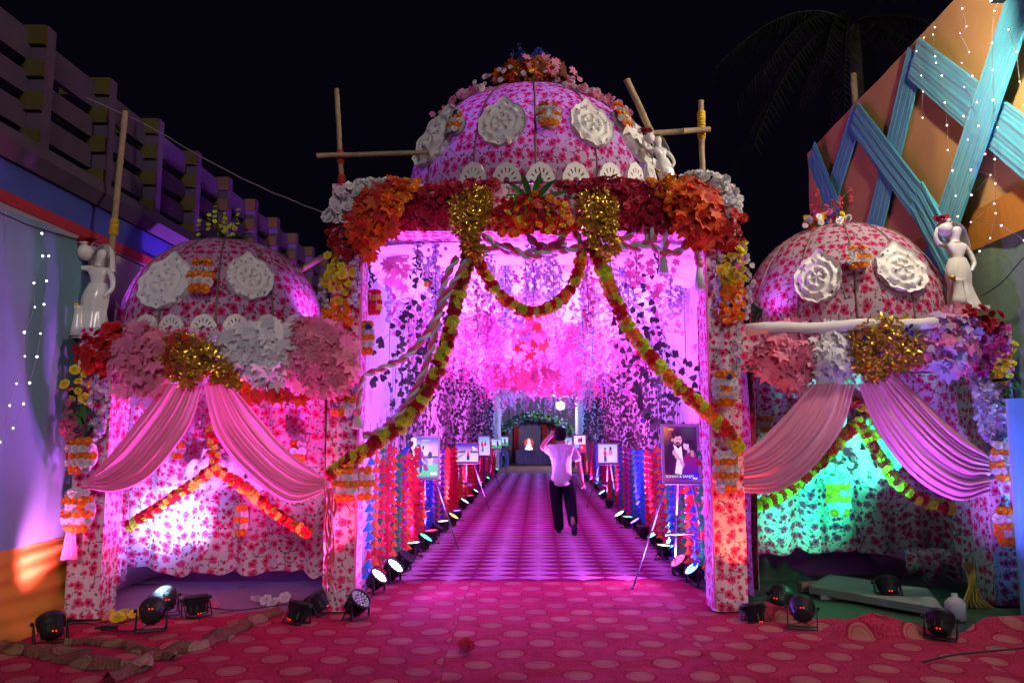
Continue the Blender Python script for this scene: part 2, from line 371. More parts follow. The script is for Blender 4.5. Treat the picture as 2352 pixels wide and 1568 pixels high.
# ================================================================= FLOWERED GATE STRUCTURES
def cloth_box(mb, x0, x1, y0, y1, z0, z1, off=0, m=0, nx=4, nz=14, amp=.008):
    """a box wrapped in cloth: slightly uneven faces, UVs in metres"""
    def side(p, q, u0, sgn):
        L = (Vector(q)-Vector(p)).length; t = (Vector(q)-Vector(p)).normalized(); n = Vector((t.y, -t.x, 0))
        def f(a, b):
            z = z0+(z1-z0)*b; k = amp*noise.noise(Vector((u0+a*L*3+off*5, z*1.7, off)))*(1 if 0 < a < 1 else 0); w_ = Vector(p)+t*L*a+n*k; return (w_.x, w_.y, z)
        mb.grid(f, nx, nz, lambda a, b: (off+u0+a*L, z0+(z1-z0)*b), m)
        return L
    c = [(x0, y0, 0), (x1, y0, 0), (x1, y1, 0), (x0, y1, 0)]; u0 = 0
    for i in range(4): u0 += side(c[i], c[(i+1) % 4], u0, 1)
    for z in (z0, z1):
        mb.quad([(x0, y0, z), (x1, y0, z), (x1, y1, z), (x0, y1, z)], [(x0+off, y0), (x1+off, y0), (x1+off, y1), (x0+off, y1)], m)
def curtain(p, q, z0, z1, amp, waves, seed, hem=.05, nx=90, nz=22, mb=None, bulge=0):
    mb = mb or MB(); p, q = Vector(p), Vector(q); L = (q-p).length; t = (q-p).normalized(); n = Vector((t.y, -t.x, 0))
    def f(a, b):
        s_ = a*L; zb = z0+hem*noise.noise(Vector((s_*2.2, seed, 0)))+hem*.8*noise.noise(Vector((s_*6, seed, 3))); z = zb+(z1-zb)*b
        k = amp*(.35+.65*(1-b))*math.sin(waves*s_*2+2.5*noise.noise(Vector((s_*1.1, seed, b*.6))))+.05*noise.noise(Vector((s_*.9, z*.8, seed)))+bulge*math.sin(PI*a)
        w_ = p+t*s_+n*k; return (w_.x, w_.y, z)
    mb.grid(f, nx, nz, lambda a, b: (seed*1.7+a*L, z0+(z1-z0)*b)); return mb
YF = 7.5
g = thing('entrance_gate', (.3, YF, 0), 'tall central gate wrapped in pink flowered cloth, with two square pillars and a deep lintel', 'gate')
def px(u, v=1000, Y=YF): return W(u, v, Y).x
zL, zT = W(1200, 533, YF).z, W(1200, 425, YF).z
xl0, xl1, xr0, xr1 = px(750), px(822), px(1632), px(1706)
for a, b, o_, nm in ((xl0, xl1, 0, 'l'), (xr0, xr1, 3.3, 'r')):
    mb = MB(); cloth_box(mb, a, b, YF, YF+.34, .02, zT-.002, o_, nx=5, nz=30, amp=.02); part('pillar', (mb, M['floral']), g)
mb = MB(); cloth_box(mb, xl0-.0, xr1+.0, YF-.035, YF+.36, zL, zT, 7.1, nx=24, nz=5, amp=.02); part('lintel', (mb, M['floral']), g)
mb = MB(); cloth_box(mb, xl0+.02, xr1-.02, YF+.37, YF+2.75, 3.62, zT-.05, 11, nx=8, nz=3); part('roof', (mb, M['floral']), g)
for x, s in ((xl0-.0, -1), (2.32, 1)):
    part('side_curtain', (curtain((x, YF+.36, 0), (x, YF+2.75, 0), .05, 3.6, .02, 9, x), M['floral']), g)
# stitched piping along inner pillar edges
for x in (xl1+.004, xr0-.004):
    mb = MB(); mb.tube([(x, YF-.012, z) for z in np.linspace(.05, zL, 12)], .014, 6); part('piping', (mb, M['pink_satin']), g)

def side_arch(name, label, xp0, xp1, yp, xin, yb, xb0, zb0, zb1, side, beam):
    g2 = thing(name, ((xp0+xin)/2, yp, 0), label, 'gate')
    mb = MB(); cloth_box(mb, xp0, xp1, yp, yp+.3, .02, zb1, side*5+1, nx=5, nz=24, amp=.03); part('pillar', (mb, M['floral']), g2)
    lo, hi = sorted((xin, xp1 if side > 0 else xp0)); 
    mb = MB(); cloth_box(mb, min(lo, xp0), max(hi, xp1), yp-.02, yp+.3, zb0, zb1, side*9+2, nx=16, nz=4); part('lintel', (mb, M['floral']), g2)
    return g2
# left side arch
YL = 7.2
zl1, zl0 = W(500, 752, YL).z, W(500, 862, YL).z
gl = side_arch('side_arch', 'left low arch draped in pink flowered cloth under a small dome', px(172, Y=YL), px(250, Y=YL), YL, xl0-.01, 8.75, -4.1, zl0, zl1, -1, None)
part('back_curtain', (curtain((-4.15, 8.75, 0), (xl0-.05, 8.62, 0), .17, 2.9, .05, 8, 1.3, .09), M['floral']), gl)
part('side_curtain', (curtain((-3.78, 7.5, 0), (-4.14, 8.74, 0), .1, 2.9, .05, 9, 2.3, .05, 50), M['floral']), gl)
part('side_curtain', (curtain((xl0-.02, 8.55, 0), (xl0-.02, YF+.02, 0), .1, 2.9, .03, 9, 4.3, .05, 50), M['floral']), gl)
mb = MB(); cloth_box(mb, -4.1, xl0-.015, YL+.31, 8.9, zl1-.1, zl1-.01, 4, nx=10, nz=2); part('roof', (mb, M['floral']), gl)
# right side arch
YR = 7.75
zr1, zr0 = W(1900, 745, YR).z, W(1900, 852, YR).z
gr = side_arch('side_arch', 'right low arch draped in pink flowered cloth, lit green inside, under a small dome', px(2262, Y=YR), px(2338, Y=YR), YR, xr1+.01, 9.3, 5.2, zr0, zr1, 1, None)
part('back_curtain', (curtain((xr1+.0, 9.2, 0), (4.98, 9.35, 0), .3, 3.1, .05, 8, 6.3, .07), M['floral']), gr)
part('side_curtain', (curtain((4.98, 9.33, 0), (px(2262, Y=YR)+.06, 8.08, 0), .2, 3.1, .05, 8, 7.3, .12, 50), M['floral']), gr)
part('side_curtain', (curtain((2.36, YF+.3, 0), (2.36, 9.18, 0), .15, 3.1, .03, 9, 8.3, .05, 50), M['floral']), gr)
mb = MB(); cloth_box(mb, xr1+.015, 5.0, YR+.31, 9.5, zr1-.1, zr1-.01, 4, nx=10, nz=2); part('roof', (mb, M['floral']), gr)
mb = MB(); P0, P1 = W(1714, 757, YR-.14), W(2150, 742, YR-.14)
mb.tube([P0.lerp(P1, k/10)+Vector((0, 0, .012*math.sin(k*1.3))) for k in range(11)], .058, 10); part('white_beam', (mb, M['white_cloth']), gr)
# knots of cloth bundled under the right curtain
mb = MB(); mb.grid(lambda a, b: (4.25+.62*a-.12*b*(a-.5), 8.95-.12*math.sin(PI*b)+.05*math.sin(a*17+b*3), .02+.1*math.sin(PI*a*2)**2*(1-b)+.36*b), 30, 10, lambda a, b: (a*.8, b*.4)); part('gathered_hem', (mb, M['floral']), gr)

# ================================================================= DOMES
def dome(label, c, R_, H, n=12, base_r=None, p=2.35, group='flowered cloth domes', phase=0.5, mat='floral_dome'):
    d = thing('dome', c, label, 'dome', group); c = Vector(c)
    def prof(t):      # t 0 rim .. 1 apex, superellipse
        a = t*PI/2; return R_*max(0.0, math.cos(a))**(2/p), H*math.sin(a)**(2/p)
    for k in range(n):
        mb = MB(); a0, a1 = 2*PI*(k+phase)/n, 2*PI*(k+phase+1)/n
        def f(a, b):
            r, z = prof(b); th = a0+(a1-a0)*a; bul = 1+.022*math.sin(PI*a)*(1-b*.5); wr = 1+.007*noise.noise(Vector((th*5, z*5, R_*10)))
            return (c.x+r*bul*wr*math.cos(th), c.y+r*bul*wr*math.sin(th), c.z+z)
        mb.grid(f, 8, 20, lambda a, b: (k*3.1+(a-.5)*2*PI*R_/n*max(.25, math.cos(b*1.3)), b*(R_+H)*.75)); part('cloth_panel', (mb, M[mat]), d)
        mb = MB(); pts = []
        for j in range(15):
            r, z = prof(j/14*.97); pts.append((c.x+(r+.004)*math.cos(a0), c.y+(r+.004)*math.sin(a0), c.z+z))
        mb.tube(pts, .012 if n > 10 else .01, 5); part('seam', (mb, M['seam']), d)
    return d, prof
DM = dict(c=Vector((W(1222, 420, 8.95).x, 8.95, 4.08)), R=1.42, H=1.47, p=2.3)
DL = dict(c=Vector((W(518, 740, 8.4).x, 8.4, 2.55)), R=1.03, H=1.13, p=2.25)
DRt = dict(c=Vector((W(1934, 740, 8.75).x, 8.75, 2.62)), R=1.08, H=1.32, p=2.25)
dome('large dome of pink flowered cloth glowing violet, on top of the central gate', DM['c'], DM['R'], DM['H'], 14, p=DM['p'])
dome('small dome of pink flowered cloth on the left arch', DL['c'], DL['R'], DL['H'], 12, p=DL['p'])
dome('small dome of pink flowered cloth on the right arch', DRt['c'], DRt['R'], DRt['H'], 12, p=DRt['p'])
def on_dome(D, u, v, lift=.03):
    """point on the dome's near face seen at picture place (u, v), with its outward normal"""
    d = ray(u, v); o = Vector((0, 0, CAM_H)); best = None; t = (D['c'].y-D['R']-.3)/d.y; p = D['p']
    def F(P):
        q = P-D['c']; r = math.hypot(q.x, q.y)/D['R']; z = max(0, q.z)/D['H']; return r**p+z**p-1
    while t*d.y < D['c'].y+.2:
        if F(o+d*t) < 0: break
        t += .01
    P = o+d*t; e = .01; n = Vector((F(P+Vector((e, 0, 0)))-F(P-Vector((e, 0, 0))), F(P+Vector((0, e, 0)))-F(P-Vector((0, e, 0))), F(P+Vector((0, 0, e)))-F(P-Vector((0, 0, e))))).normalized()
    return P+n*lift, n
def surf_frame(P, n):
    up = Vector((0, 0, 1)); y = (up-n*up.dot(n)).normalized(); x = y.cross(n); return Matrix((x, y, n)).transposed()
# carved foam medallions: pierced plate with raised rings and a scalloped rim
def medallion_mesh(w_, h, seed, crest=True):
    mb = MB(); rr = random.Random(seed); NA = 72; NR = 16
    def rim(th): return 1+.045*abs(math.sin(th*9))+(.30*math.exp(-((th-PI/2)/.22)**2) if crest else 0)
    holes = set()
    for i in range(NA):
        for j in range(NR):
            th = (i+.5)/NA*2*PI; r = (j+.5)/NR
            if .64 < r < .71 and math.sin(th*8) > .9: holes.add((i, j))
            if (.24 < r < .31 and math.sin(th*6) > .88) or (.38 < r < .44 and math.sin(th*7+seed) > .92): holes.add((i, j))
            if .82 < r < .88 and math.sin(th*14) > .8: holes.add((i, j))
    def pt(i, j, back=False):
        th = i/NA*2*PI; r = j/NR; z = .017*math.sin(r*PI*6.5)*(r > .2)+.014*math.sin(th*9)*(r > .72)+.01*math.sin(th*6)*(r < .5)
        q = rim(th) if r > .85 else 1+(rim(th)-1)*r*r; return (math.cos(th)*r*q*w_/2, math.sin(th)*r*q*h/2, (-.03 if back else z))
    N0 = len(mb.v)
    for back in (False, True):
        for j in range(NR+1):
            for i in range(NA): mb.v.append(pt(i, j, back))
    off = (NR+1)*NA
    idx = lambda i, j, b=0: N0+b*off+j*NA+(i % NA)
    for i in range(NA):
        for j in range(NR):
            if (i, j) in holes: continue
            mb.face((idx(i, j), idx(i, j+1), idx(i+1, j+1), idx(i+1, j)), None, 0, True)
            for (a, b), (p, q) in (((i-1, j), ((i, j), (i, j+1))), ((i+1, j), ((i+1, j+1), (i+1, j))), ((i, j-1), ((i+1, j), (i, j))), ((i, j+1), ((i, j+1), (i+1, j+1)))):
                if ((a % NA), b) in holes or b == NR: mb.face((idx(*p), idx(*q), idx(*q, 1), idx(*p, 1)))
    return mb.mesh('medallion', M['foam'])
def conform(o, D, P, n):   # lay the plate over the curve of the dome
    fr = surf_frame(P, n); me = o.data
    for vt in me.vertices:
        q = P+fr@Vector((vt.co.x, vt.co.y, 0)); c = D['c']; p = D['p']; a = q-c
        # scale radially onto surface
        f = ((math.hypot(a.x, a.y)/D['R'])**p+(max(0, a.z)/D['H'])**p)**(1/p); s_ = c+a/f; vt.co = s_+n*(vt.co.z+.055)
    me.update()
def medal(D, u, v, wpx, hpx, label, seed, crest=True):
    P, n = on_dome(D, u, v); k = P.y/FPX
    me = medallion_mesh(wpx*k, hpx*k, seed, crest); o = obj('medallion', me); conform(o, D, P, n)
    tag(o, label, 'medallion', 'carved white foam medallions on the domes')
medal(DM, 1002, 315, 175, 165, 'white carved medallion at the left edge of the large dome', 1)
medal(DM, 1155, 287, 118, 130, 'white carved medallion left of the middle of the large dome', 2)
medal(DM, 1356, 290, 118, 125, 'white carved medallion right of the middle of the large dome', 3)
medal(DM, 1462, 325, 175, 150, 'white carved medallion at the right edge of the large dome', 4)
medal(DL, 383, 650, 150, 140, 'white carved medallion on the left side of the left small dome', 5)
medal(DL, 572, 640, 112, 120, 'white carved medallion right of the middle of the left small dome', 6)
medal(DRt, 1880, 640, 108, 125, 'white carved medallion left of the middle of the right small dome', 7)
medal(DRt, 2066, 620, 135, 125, 'white carved medallion on the right side of the right small dome', 8)
# half-round lace pieces along the dome foot
def lace(D, us, v, where, hpx=46, wpx=66):
    mb = MB(); NA, NR = 20, 6
    for i in range(NA):
        for j in range(NR):
            th = PI*(i+.5)/NA; r = .25+.75*(j+.5)/NR
            if (j in (2, 3) and i % 3 == 1) or (j == 5 and i % 2 == 0 and False): continue
            def q(ii, jj, z):
                t = PI*ii/NA; rr = .25+.75*jj/NR; rr *= 1+(.06*abs(math.sin(t*5)) if jj == NR else 0); return (math.cos(t)*rr, math.sin(t)*rr, z)
            c4 = [(i, j), (i, j+1), (i+1, j+1), (i+1, j)]; mb.quad([q(*c, .02) for c in c4]); mb.quad([q(*c, -.02) for c in c4][::-1])
            for a, b in zip(c4, c4[1:]+c4[:1]): mb.quad([q(*a, .02), q(*a, -.02), q(*b, -.02), q(*b, .02)])
    me = mb.mesh('lace', M['foam'])
    for i, u in enumerate(us):
        P, n = on_dome(D, u, v, .05); fr = surf_frame(P, n); k = P.y/FPX
        o = obj('lace_scallop', me, None, P, fr.to_quaternion(), (wpx*k/2, hpx*k, 1)); tag(o, f'{ordn(i)} white pierced scallop from the left at the foot of the {where} dome', 'scallop', 'pierced foam scallops at the foot of the domes')
lace(DM, (1092, 1166, 1240, 1318, 1394, 1450, 1484), 422, 'large')
lace(DL, (345, 400, 470, 540, 610, 670), 758, 'left small', 34, 56)
# ================================================================= LEFT WALL AND BUILDING
XL0 = -4.12
def lw(u, v, x0=XL0): return WX(u, v, x0)
lb = thing('building', (XL0-.3, 9, 0), 'dark concrete building along the left with an open parapet of posts and planks', 'building')
def wall_strip(name, z0, z1, y0, y1, x0, mat, root, thick=.05, ny=40, wob=.0, seed=0):
    mb = MB()
    def f(a, b):
        y = y0+(y1-y0)*a; z = z0+(z1-z0)*b; return (wallx(x0, y)+wob*noise.noise(Vector((y*1.3, z*1.5, seed))), y, z)
    mb.grid(f, ny, 6, lambda a, b: (y0+(y1-y0)*a, z0+(z1-z0)*b))
    return part(name, (mb, mat), root)
M['blue_paint'] = simple('blue_painted_band', (.06, .09, .4), .7, var=.25, scale=2); M['red_paint'] = simple('red_painted_band', (.45, .03, .05), .7, var=.2, scale=3)
M['pink_wash'] = simple('pale_plaster', (.4, .33, .42), .85, var=.2, scale=1.5, bump=.2)
zb = [lw(0, 490).z, lw(0, 455).z, lw(0, 426).z, lw(0, 352).z, lw(0, 285).z]
wall_strip('plaster_wall', 0, lw(0, 455).z, 2, 26, XL0-.06, M['pink_wash'], lb)
wall_strip('red_band', zb[1], zb[2], 2, 26, XL0-.05, M['red_paint'], lb)
wall_strip('blue_band', zb[2], zb[3], 2, 26, XL0-.06, M['blue_paint'], lb)
mb = MB(); y0, y1 = 2, 26
mb.grid(lambda a, b: [(wallx(XL0-.02, y0+(y1-y0)*a), y0+(y1-y0)*a, zb[3]), (wallx(XL0+.06, y0+(y1-y0)*a), y0+(y1-y0)*a, zb[3]+.12), (wallx(XL0+.04, y0+(y1-y0)*a), y0+(y1-y0)*a, zb[4]), (wallx(XL0-.5, y0+(y1-y0)*a), y0+(y1-y0)*a, zb[4]+.01)][int(b*3+.1)], 60, 3, sm=False)
part('ledge', (mb, M['dark_ledge']), lb)
zp0, zp1 = zb[4], lw(85, 45).z
ys_ = [4.6]+[6.76+1.045*k for k in range(-1, 17)]
hp = zp1-zp0
for k, y in enumerate(ys_):
    x = wallx(XL0, y); mb = MB(); mb.box((x-.09, y, (zp0+zp1)/2), (.24, .13, hp)); pm = part('post', (mb, M['concrete']), lb)
    for a, b in ((.83, .99), (.56, .70), (.28, .43), (.0, .12)):     # yellow reveals on the near face between the planks
        mb = MB(); mb.box((x-.22, y-.067-.02, zp0+hp*(a+b)/2), (.5, .04, hp*(b-a))); part('yellow_reveal', (mb, M['yellow_paint']), lb)
    if k < len(ys_)-1:
        y2 = ys_[k+1]
        for a, b in ((.70, .95), (.42, .60), (.13, .33)):
            mb = MB(); xm = wallx(XL0-.14, (y+y2)/2); mb.box((xm, (y+y2)/2, zp0+hp*(a+b)/2), (.06, y2-y-.13, hp*(b-a)), Matrix.Rotation(-math.atan(DR), 3, 'Z')); part('plank', (mb, M['concrete']), lb)
# cloth panels hung on the wall in front
cw = thing('cloth_screen', (XL0+.1, 5, 0), 'blue-grey cloth screen over a mustard cloth skirt along the left wall', 'cloth screen')
M['teal_cloth'] = simple('blue_grey_cloth', (.14, .28, .38), .8, var=.12, scale=2); M['mustard'] = simple('mustard_cloth', (.55, .27, .03), .7, var=.15, scale=3, bump=.3)
zor = lw(0, 1265, XL0+.12).z
for k, (a, b) in enumerate(((2.5, 4.9), (4.9, 6.2), (6.2, 7.42))):
    wall_strip('cloth_panel', zor, lw(0, 490).z, a, b, XL0+.12, M['teal_cloth'], cw, wob=.05, seed=k, ny=30)
mb = MB()
def mf(a, b):
    y = 2.5+(7.75-2.5)*a; z = zor*b; return (wallx(XL0+.14, y)+.035*math.sin(z*42+2*noise.noise(Vector((y*.7, z*3, 0))))*(.25+.75*abs(noise.noise(Vector((y*.6, z*2, 4)))))+.12*(1-b)**3, y, z+.0)
mb.grid(mf, 60, 34); part('mustard_skirt', (mb, M['mustard']), cw)
# ================================================================= RIGHT WALL
XR0 = 4.98
M['tan_cloth'] = simple('tan_cloth', (.78, .44, .15), .8, var=.15, scale=1.4, trans=0); M['teal_band'] = simple('turquoise_cloth', (.08, .5, .62), .5, var=.15, scale=6, sheen=.3, spec=.5)
M['pale_band_cloth'] = simple('pale_grey_blue_cloth', (.25, .3, .38), .8, var=.2, scale=1.2)
rw = thing('cloth_screen', (XR0, 10, 0), 'tall tan cloth screen with turquoise zigzag bands along the right side', 'cloth screen')
zt = WX(1862, 345, XR0).z; yfar = WX(1865, 600, XR0).y; zmid = WX(2300, 545, XR0).z; zm2 = WX(2100, 600, XR0).z
mb = MB(); mb.grid(lambda a, b: (wallx(XR0, 3+(yfar-3)*a)+.03*noise.noise(Vector((a*12, b*4, 0))), 3+(yfar-3)*a, zmid+(zt-zmid)*b), 80, 20); part('tan_cloth', (mb, M['tan_cloth']), rw)
M['ochre'] = simple('ochre_trim', (.6, .24, .03), .7)
mb = MB(); mb.grid(lambda a, b: (wallx(XR0-.02, 3+(yfar-3)*a), 3+(yfar-3)*a, zmid-.02+.42*b), 60, 3); part('ochre_band', (mb, M['ochre']), rw)
for k in range(7):
    ya, yb = 3+(yfar-3)*k/7, 3+(yfar-3)*(k+1)/7; mt = [M['pale_band_cloth'], simple('green_grey_cloth', (.2, .3, .2), .8, var=.2)][k % 2] if k != 1 else M['pale_band_cloth']
    mb = MB(); mb.grid(lambda a, b: (wallx(XR0+.01, ya+(yb-ya)*a)+.02*math.sin(a*9), ya+(yb-ya)*a, zmid*b), 14, 10); part('lower_panel', (mb, mt), rw)
def band(pa, pb, wpx, lift, wpx2=None):
    A, B = WX(*pa, XR0-lift), WX(*pb, XR0-lift); t = (B-A); L = t.length; t.normalize(); nrm = Vector((-1, DR, 0)).normalized(); s_ = t.cross(nrm).normalized()
    mb = MB(); sd = R.random()*9
    def f(a, b):
        w_ = wpx; q = A+t*L*a+s_*(b-.5)*w_; pl = (.0025*math.sin(b*58+sd+3.5*noise.noise(Vector((a*2.5, sd, b*3))))+.0035*math.sin(b*23+sd)) if 0 < b < 1 else -.02
        return q+nrm*(lift*.2+pl)
    mb.grid(f, 24, 64); part('zigzag_band', (mb, M['teal_band']), rw)
band((2105, 118), (2000, 560), .5, .06); band((2100, 135), (2480, 440), .5, .10); band((2352, -10), (2145, 610), .5, .15); band((1963, 268), (2165, 540), .44, .08)
band((1968, 262), (1900, 480), .48, .05); band((1866, 350), (1925, 500), .42, .12); band((2110, 450), (2190, 600), .42, .2)
# turquoise cloth-wrapped post at the right edge
mb = MB(); P = G(2356, 1432); pr = .2
P.x = W(2338, 1200, P.y).x+pr-.12; tw = thing('wrapped_post', P+Vector((.12, 0, 0)), 'turquoise cloth-wrapped post at the right edge beside the end pillar', 'post')
mb.grid(lambda a, b: (P.x+.12+pr*math.cos(a*2*PI)*(1+.04*math.sin(a*40)), P.y+pr*math.sin(a*2*PI)*(1+.04*math.sin(a*40)), W(2340, 915, P.y).z*b), 48, 6); part('wrapping', (mb, M['teal_band']), tw)
mb = MB(); mb.tube([(P.x+.12, P.y, 0), (P.x+.12, P.y, W(2340, 915, P.y).z-.01)], .14, 12); part('pole', (mb, M['bamboo']), tw)

# ================================================================= BAMBOO POLES, WIRE, PALM
def bamboo(label, a, b, r, lash=(), group='bamboo scaffold poles'):
    A, B = Vector(a), Vector(b); L = (B-A).length; n = max(4, int(L/.13)); pts, rs = [], []
    th = thing('bamboo_pole', A, label, 'bamboo pole', group)
    for k in range(n+1):
        for e, kk in ((-.008, .96), (0, 1.16), (.008, .96)):
            t = min(1, max(0, k/n+e)); q = A.lerp(B, t)+Vector((.006*noise.noise(Vector((t*4, L, 0))), 0, .006*noise.noise(Vector((t*4, L, 4)))))*(1 if 0 < t < 1 else 0); pts.append(q); rs.append(r*(kk if k % 3 == 0 else .97))
    mb = MB(); mb.tube(pts, rs, 9); part('pole', (mb, M['bamboo']), th)
    for t, mt, l_ in lash:
        mb = MB(); c = A.lerp(B, t); d = (B-A).normalized()
        for q in range(7): mb.tube([c+d*(q-3)*.02*l_-d*.01, c+d*(q-3)*.02*l_+d*.01], r*1.35+.004*(q % 2), 9)
        part('lashing', (mb, mt), th)
Yp = 8.0
bamboo('tall upright bamboo pole behind the left shoulder of the central gate', W(787, 450, Yp), W(773, 205, Yp), .028, [(.36, M['lash_r'], 1), (.15, M['lash_r'], .6)])
bamboo('level bamboo pole reaching left from the large dome', W(728, 358, Yp-.06), W(985, 350, Yp-.06), .026)
bamboo('slanting bamboo pole leaning left above the right side of the large dome', W(1515, 345, 8.2), W(1440, 184, 8.2), .036)
bamboo('upright bamboo pole right of the large dome, lashed with yellow', W(1614, 410, 8.05), W(1610, 232, 8.05), .03, [(.62, M['lash_y'], 1.4), (.8, M['lash_y'], .7)])
bamboo('level bamboo pole joining the dome to the yellow-lashed upright', W(1478, 308, 7.96), W(1631, 297, 7.96), .03)
bamboo('long thin bamboo pole behind the left statue', W(250, 640, 7.7), W(288, 256, 7.7), .03, [(.3, M['lash_y'], 1.2), (.1, M['lash_y'], 1.5)])
bamboo('short sloping bamboo strut behind the left edge of the central gate', W(660, 640, 8.6), W(748, 585, 8.0), .03)
bamboo('dim bamboo tip rising behind the top of the right screen', WX(1968, 300, XR0+.3), WX(1960, 170, XR0+.3), .05)
def wire(label, pts, r=.004, mat='wire', n=60, group=None, cat='cable'):
    P, L = cat_path(pts, n); mb = MB(); mb.tube([p+Vector((0, 0, .006*noise.noise(p*6))) for p in P], r, 5); return solo('cable', mb, M[mat], label, cat, group)
M['pale_wire'] = simple('pale_wire', (.25, .2, .2), .5)
wire('thin pale cable sagging across the night sky from the left parapet to the gate', [WX(200, 225, XL0+.1), W(345, 292, 8.3), W(470, 365, 8.1), W(600, 430, 7.9), W(745, 490, 7.6)], .006, 'pale_wire')
wire('dark cable running along the top of the left cloth screen', [WX(-20, 480, XL0+.18), WX(60, 515, XL0+.18), WX(120, 535, XL0+.18), W(210, 560, 7.45), W(330, 612, 8.2)], .008)
wire('blue cable across the lower right cloth screen', [WX(2352, 590, XR0-.1), WX(2300, 650, XR0-.1), WX(2255, 680, XR0-.1)], .006)
pt_ = thing('palm_tree', (6.2, 15.5, 0), 'barely lit coconut palm in the night sky above the right side', 'palm tree')
M['palm'] = simple('palm_leaf', (.006, .009, .005), .6, var=.4); M['palm_bark'] = simple('palm_bark', (.06, .05, .04), .9)
pc = W(1960, 60, 15.5); 
mb = MB(); mb.tube([Vector((6.2, 15.5, 0)).lerp(pc, k/8)+Vector((.3*math.sin(k/8*PI), 0, 0)) for k in range(9)], [.2-.01*k for k in range(9)], 10); part('trunk', (mb, M['palm_bark']), pt_)
for k in range(20):
    th = 2*PI*k/20+R.uniform(-.2, .2); L = R.uniform(2.2, 3.3); el = R.uniform(-.3, .9); mb = MB(); pts = []
    for j in range(14):
        t = j/13; pts.append(pc+Vector((math.cos(th)*L*t*math.cos(el*(1-t)), math.sin(th)*L*t, L*(math.sin(el)*t-1.0*t*t))))
    mb.tube(pts, [.03*(1-.8*j/13) for j in range(14)], 4)
    for j in range(1, 13):
        for q in range(3):
            p = pts[j].lerp(pts[min(13, j+1)], q/3); t = (pts[min(13, j+1)]-pts[j-1]).normalized(); sd = t.cross(Vector((0, 0, 1))).normalized(); l_ = .75*math.sin(PI*(j+q/3)/14)**.6
            for s in (-1, 1):
                e = p+sd*s*l_*.55+t*l_*.3-Vector((0, 0, l_*R.uniform(.4, .8))); wv = t*.03; mb.quad([p-wv, p+wv, e])
    part('frond', (mb, M['palm']), pt_)

# ================================================================= FLOWER AND LEAF PIECES (unit size, facing +Z)
def flower_mesh(name, mat, rings=((6, 1.0, .1), (5, .66, .3), (4, .36, .42)), ruffle=.12, mat2=None, seed=0):
    rr = random.Random(seed); mb = MB()
    for n, rad, z0 in rings:
        ph = rr.random()*6
        for k in range(n):
            a = 2*PI*k/n+ph; wd = PI/n*1.25; c = Vector((0, 0, z0-.12)); 
            def P(r, da, z): return Vector((math.cos(a+da)*r*.5, math.sin(a+da)*r*.5, z*.5+(z0)*.5))
            i = len(mb.v); mb.v += [tuple(c*.5), tuple(P(rad*.8, -wd, .05+rr.uniform(-1, 1)*ruffle)), tuple(P(rad, -wd*.45, .18+rr.uniform(-1, 1)*ruffle)), tuple(P(rad*.95, wd*.45, .14+rr.uniform(-1, 1)*ruffle)), tuple(P(rad*.8, wd, .02+rr.uniform(-1, 1)*ruffle)), tuple(P(rad*.55, 0, .16))]
            for t in ((0, 1, 5), (1, 2, 5), (2, 3, 5), (3, 4, 5), (4, 0, 5)): mb.face([i+q for q in t], None, 0, True)
    return mb.mesh(name, mat)
def leafy(name, outline, mat, fold=.12, curl=.15):
    """flat leaf outline (x,y) fanned about its midrib point, folded and curled"""
    mb = MB(); mb.v.append((0, .0, 0))
    for x, y in outline: mb.v.append((x, y, abs(x)*fold-curl*(x*x+y*y)))
    n = len(outline)
    for i in range(n): mb.face((0, 1+i, 1+(i+1) % n), None, 0, False)
    return mb.mesh(name, mat)
maple_o = []
for ang, r in ((-90, .16), (-50, .44), (-28, .34), (-5, .6), (14, .38), (24, .5), (38, .68), (56, .5), (64, .4), (90, .76), (116, .4), (124, .5), (142, .68), (156, .5), (166, .38), (185, .6), (208, .34), (230, .44)):
    maple_o.append((math.cos(math.radians(ang))*r, math.sin(math.radians(ang))*r))
heart_o = [(0, -.55), (.22, -.3), (.38, 0), (.36, .25), (.2, .38), (0, .28), (-.2, .38), (-.36, .25), (-.38, 0), (-.22, -.3)]
blade_o = [(0, -.5), (.12, -.2), (.13, .1), (0, .55), (-.13, .1), (-.12, -.2)]
FM = dict(
 red=petal('red_petals', (.62, .012, .012), var=.25), crimson=petal('crimson_petals', (.5, .015, .06)), wine=petal('deep_red_petals', (.38, .008, .015)),
 yellow=petal('yellow_petals', (.85, .72, .04), (.75, .5, .02), var=.15), lime=petal('yellow_green_petals', (.6, .72, .03), var=.2), orange=petal('orange_petals', (.9, .2, .01), (.8, .5, .02), var=.2),
 white=petal('white_petals', (.75, .73, .75), var=.12), pink=petal('pink_petals', (.75, .2, .35)), magenta=petal('magenta_petals', (.5, .03, .25)), blue=petal('blue_petals', (.03, .05, .4)), purple=petal('lilac_petals', (.55, .42, .72)))
FL = {k: [flower_mesh('flower_'+k, m, seed=i) for i in range(3)] for k, m in FM.items()}
TUFT = {k: flower_mesh('blossom_'+k, petal(k+'_blossom', dict(white=(.78, .76, .8), purple=(.6, .48, .8), pink=(.8, .35, .5), magenta=(.7, .12, .4))[k], var=.2, trans=.5, dk=False), rings=((5, 1, .1), (3, .5, .3)), seed=9) for k in ('white', 'purple', 'pink', 'magenta')}
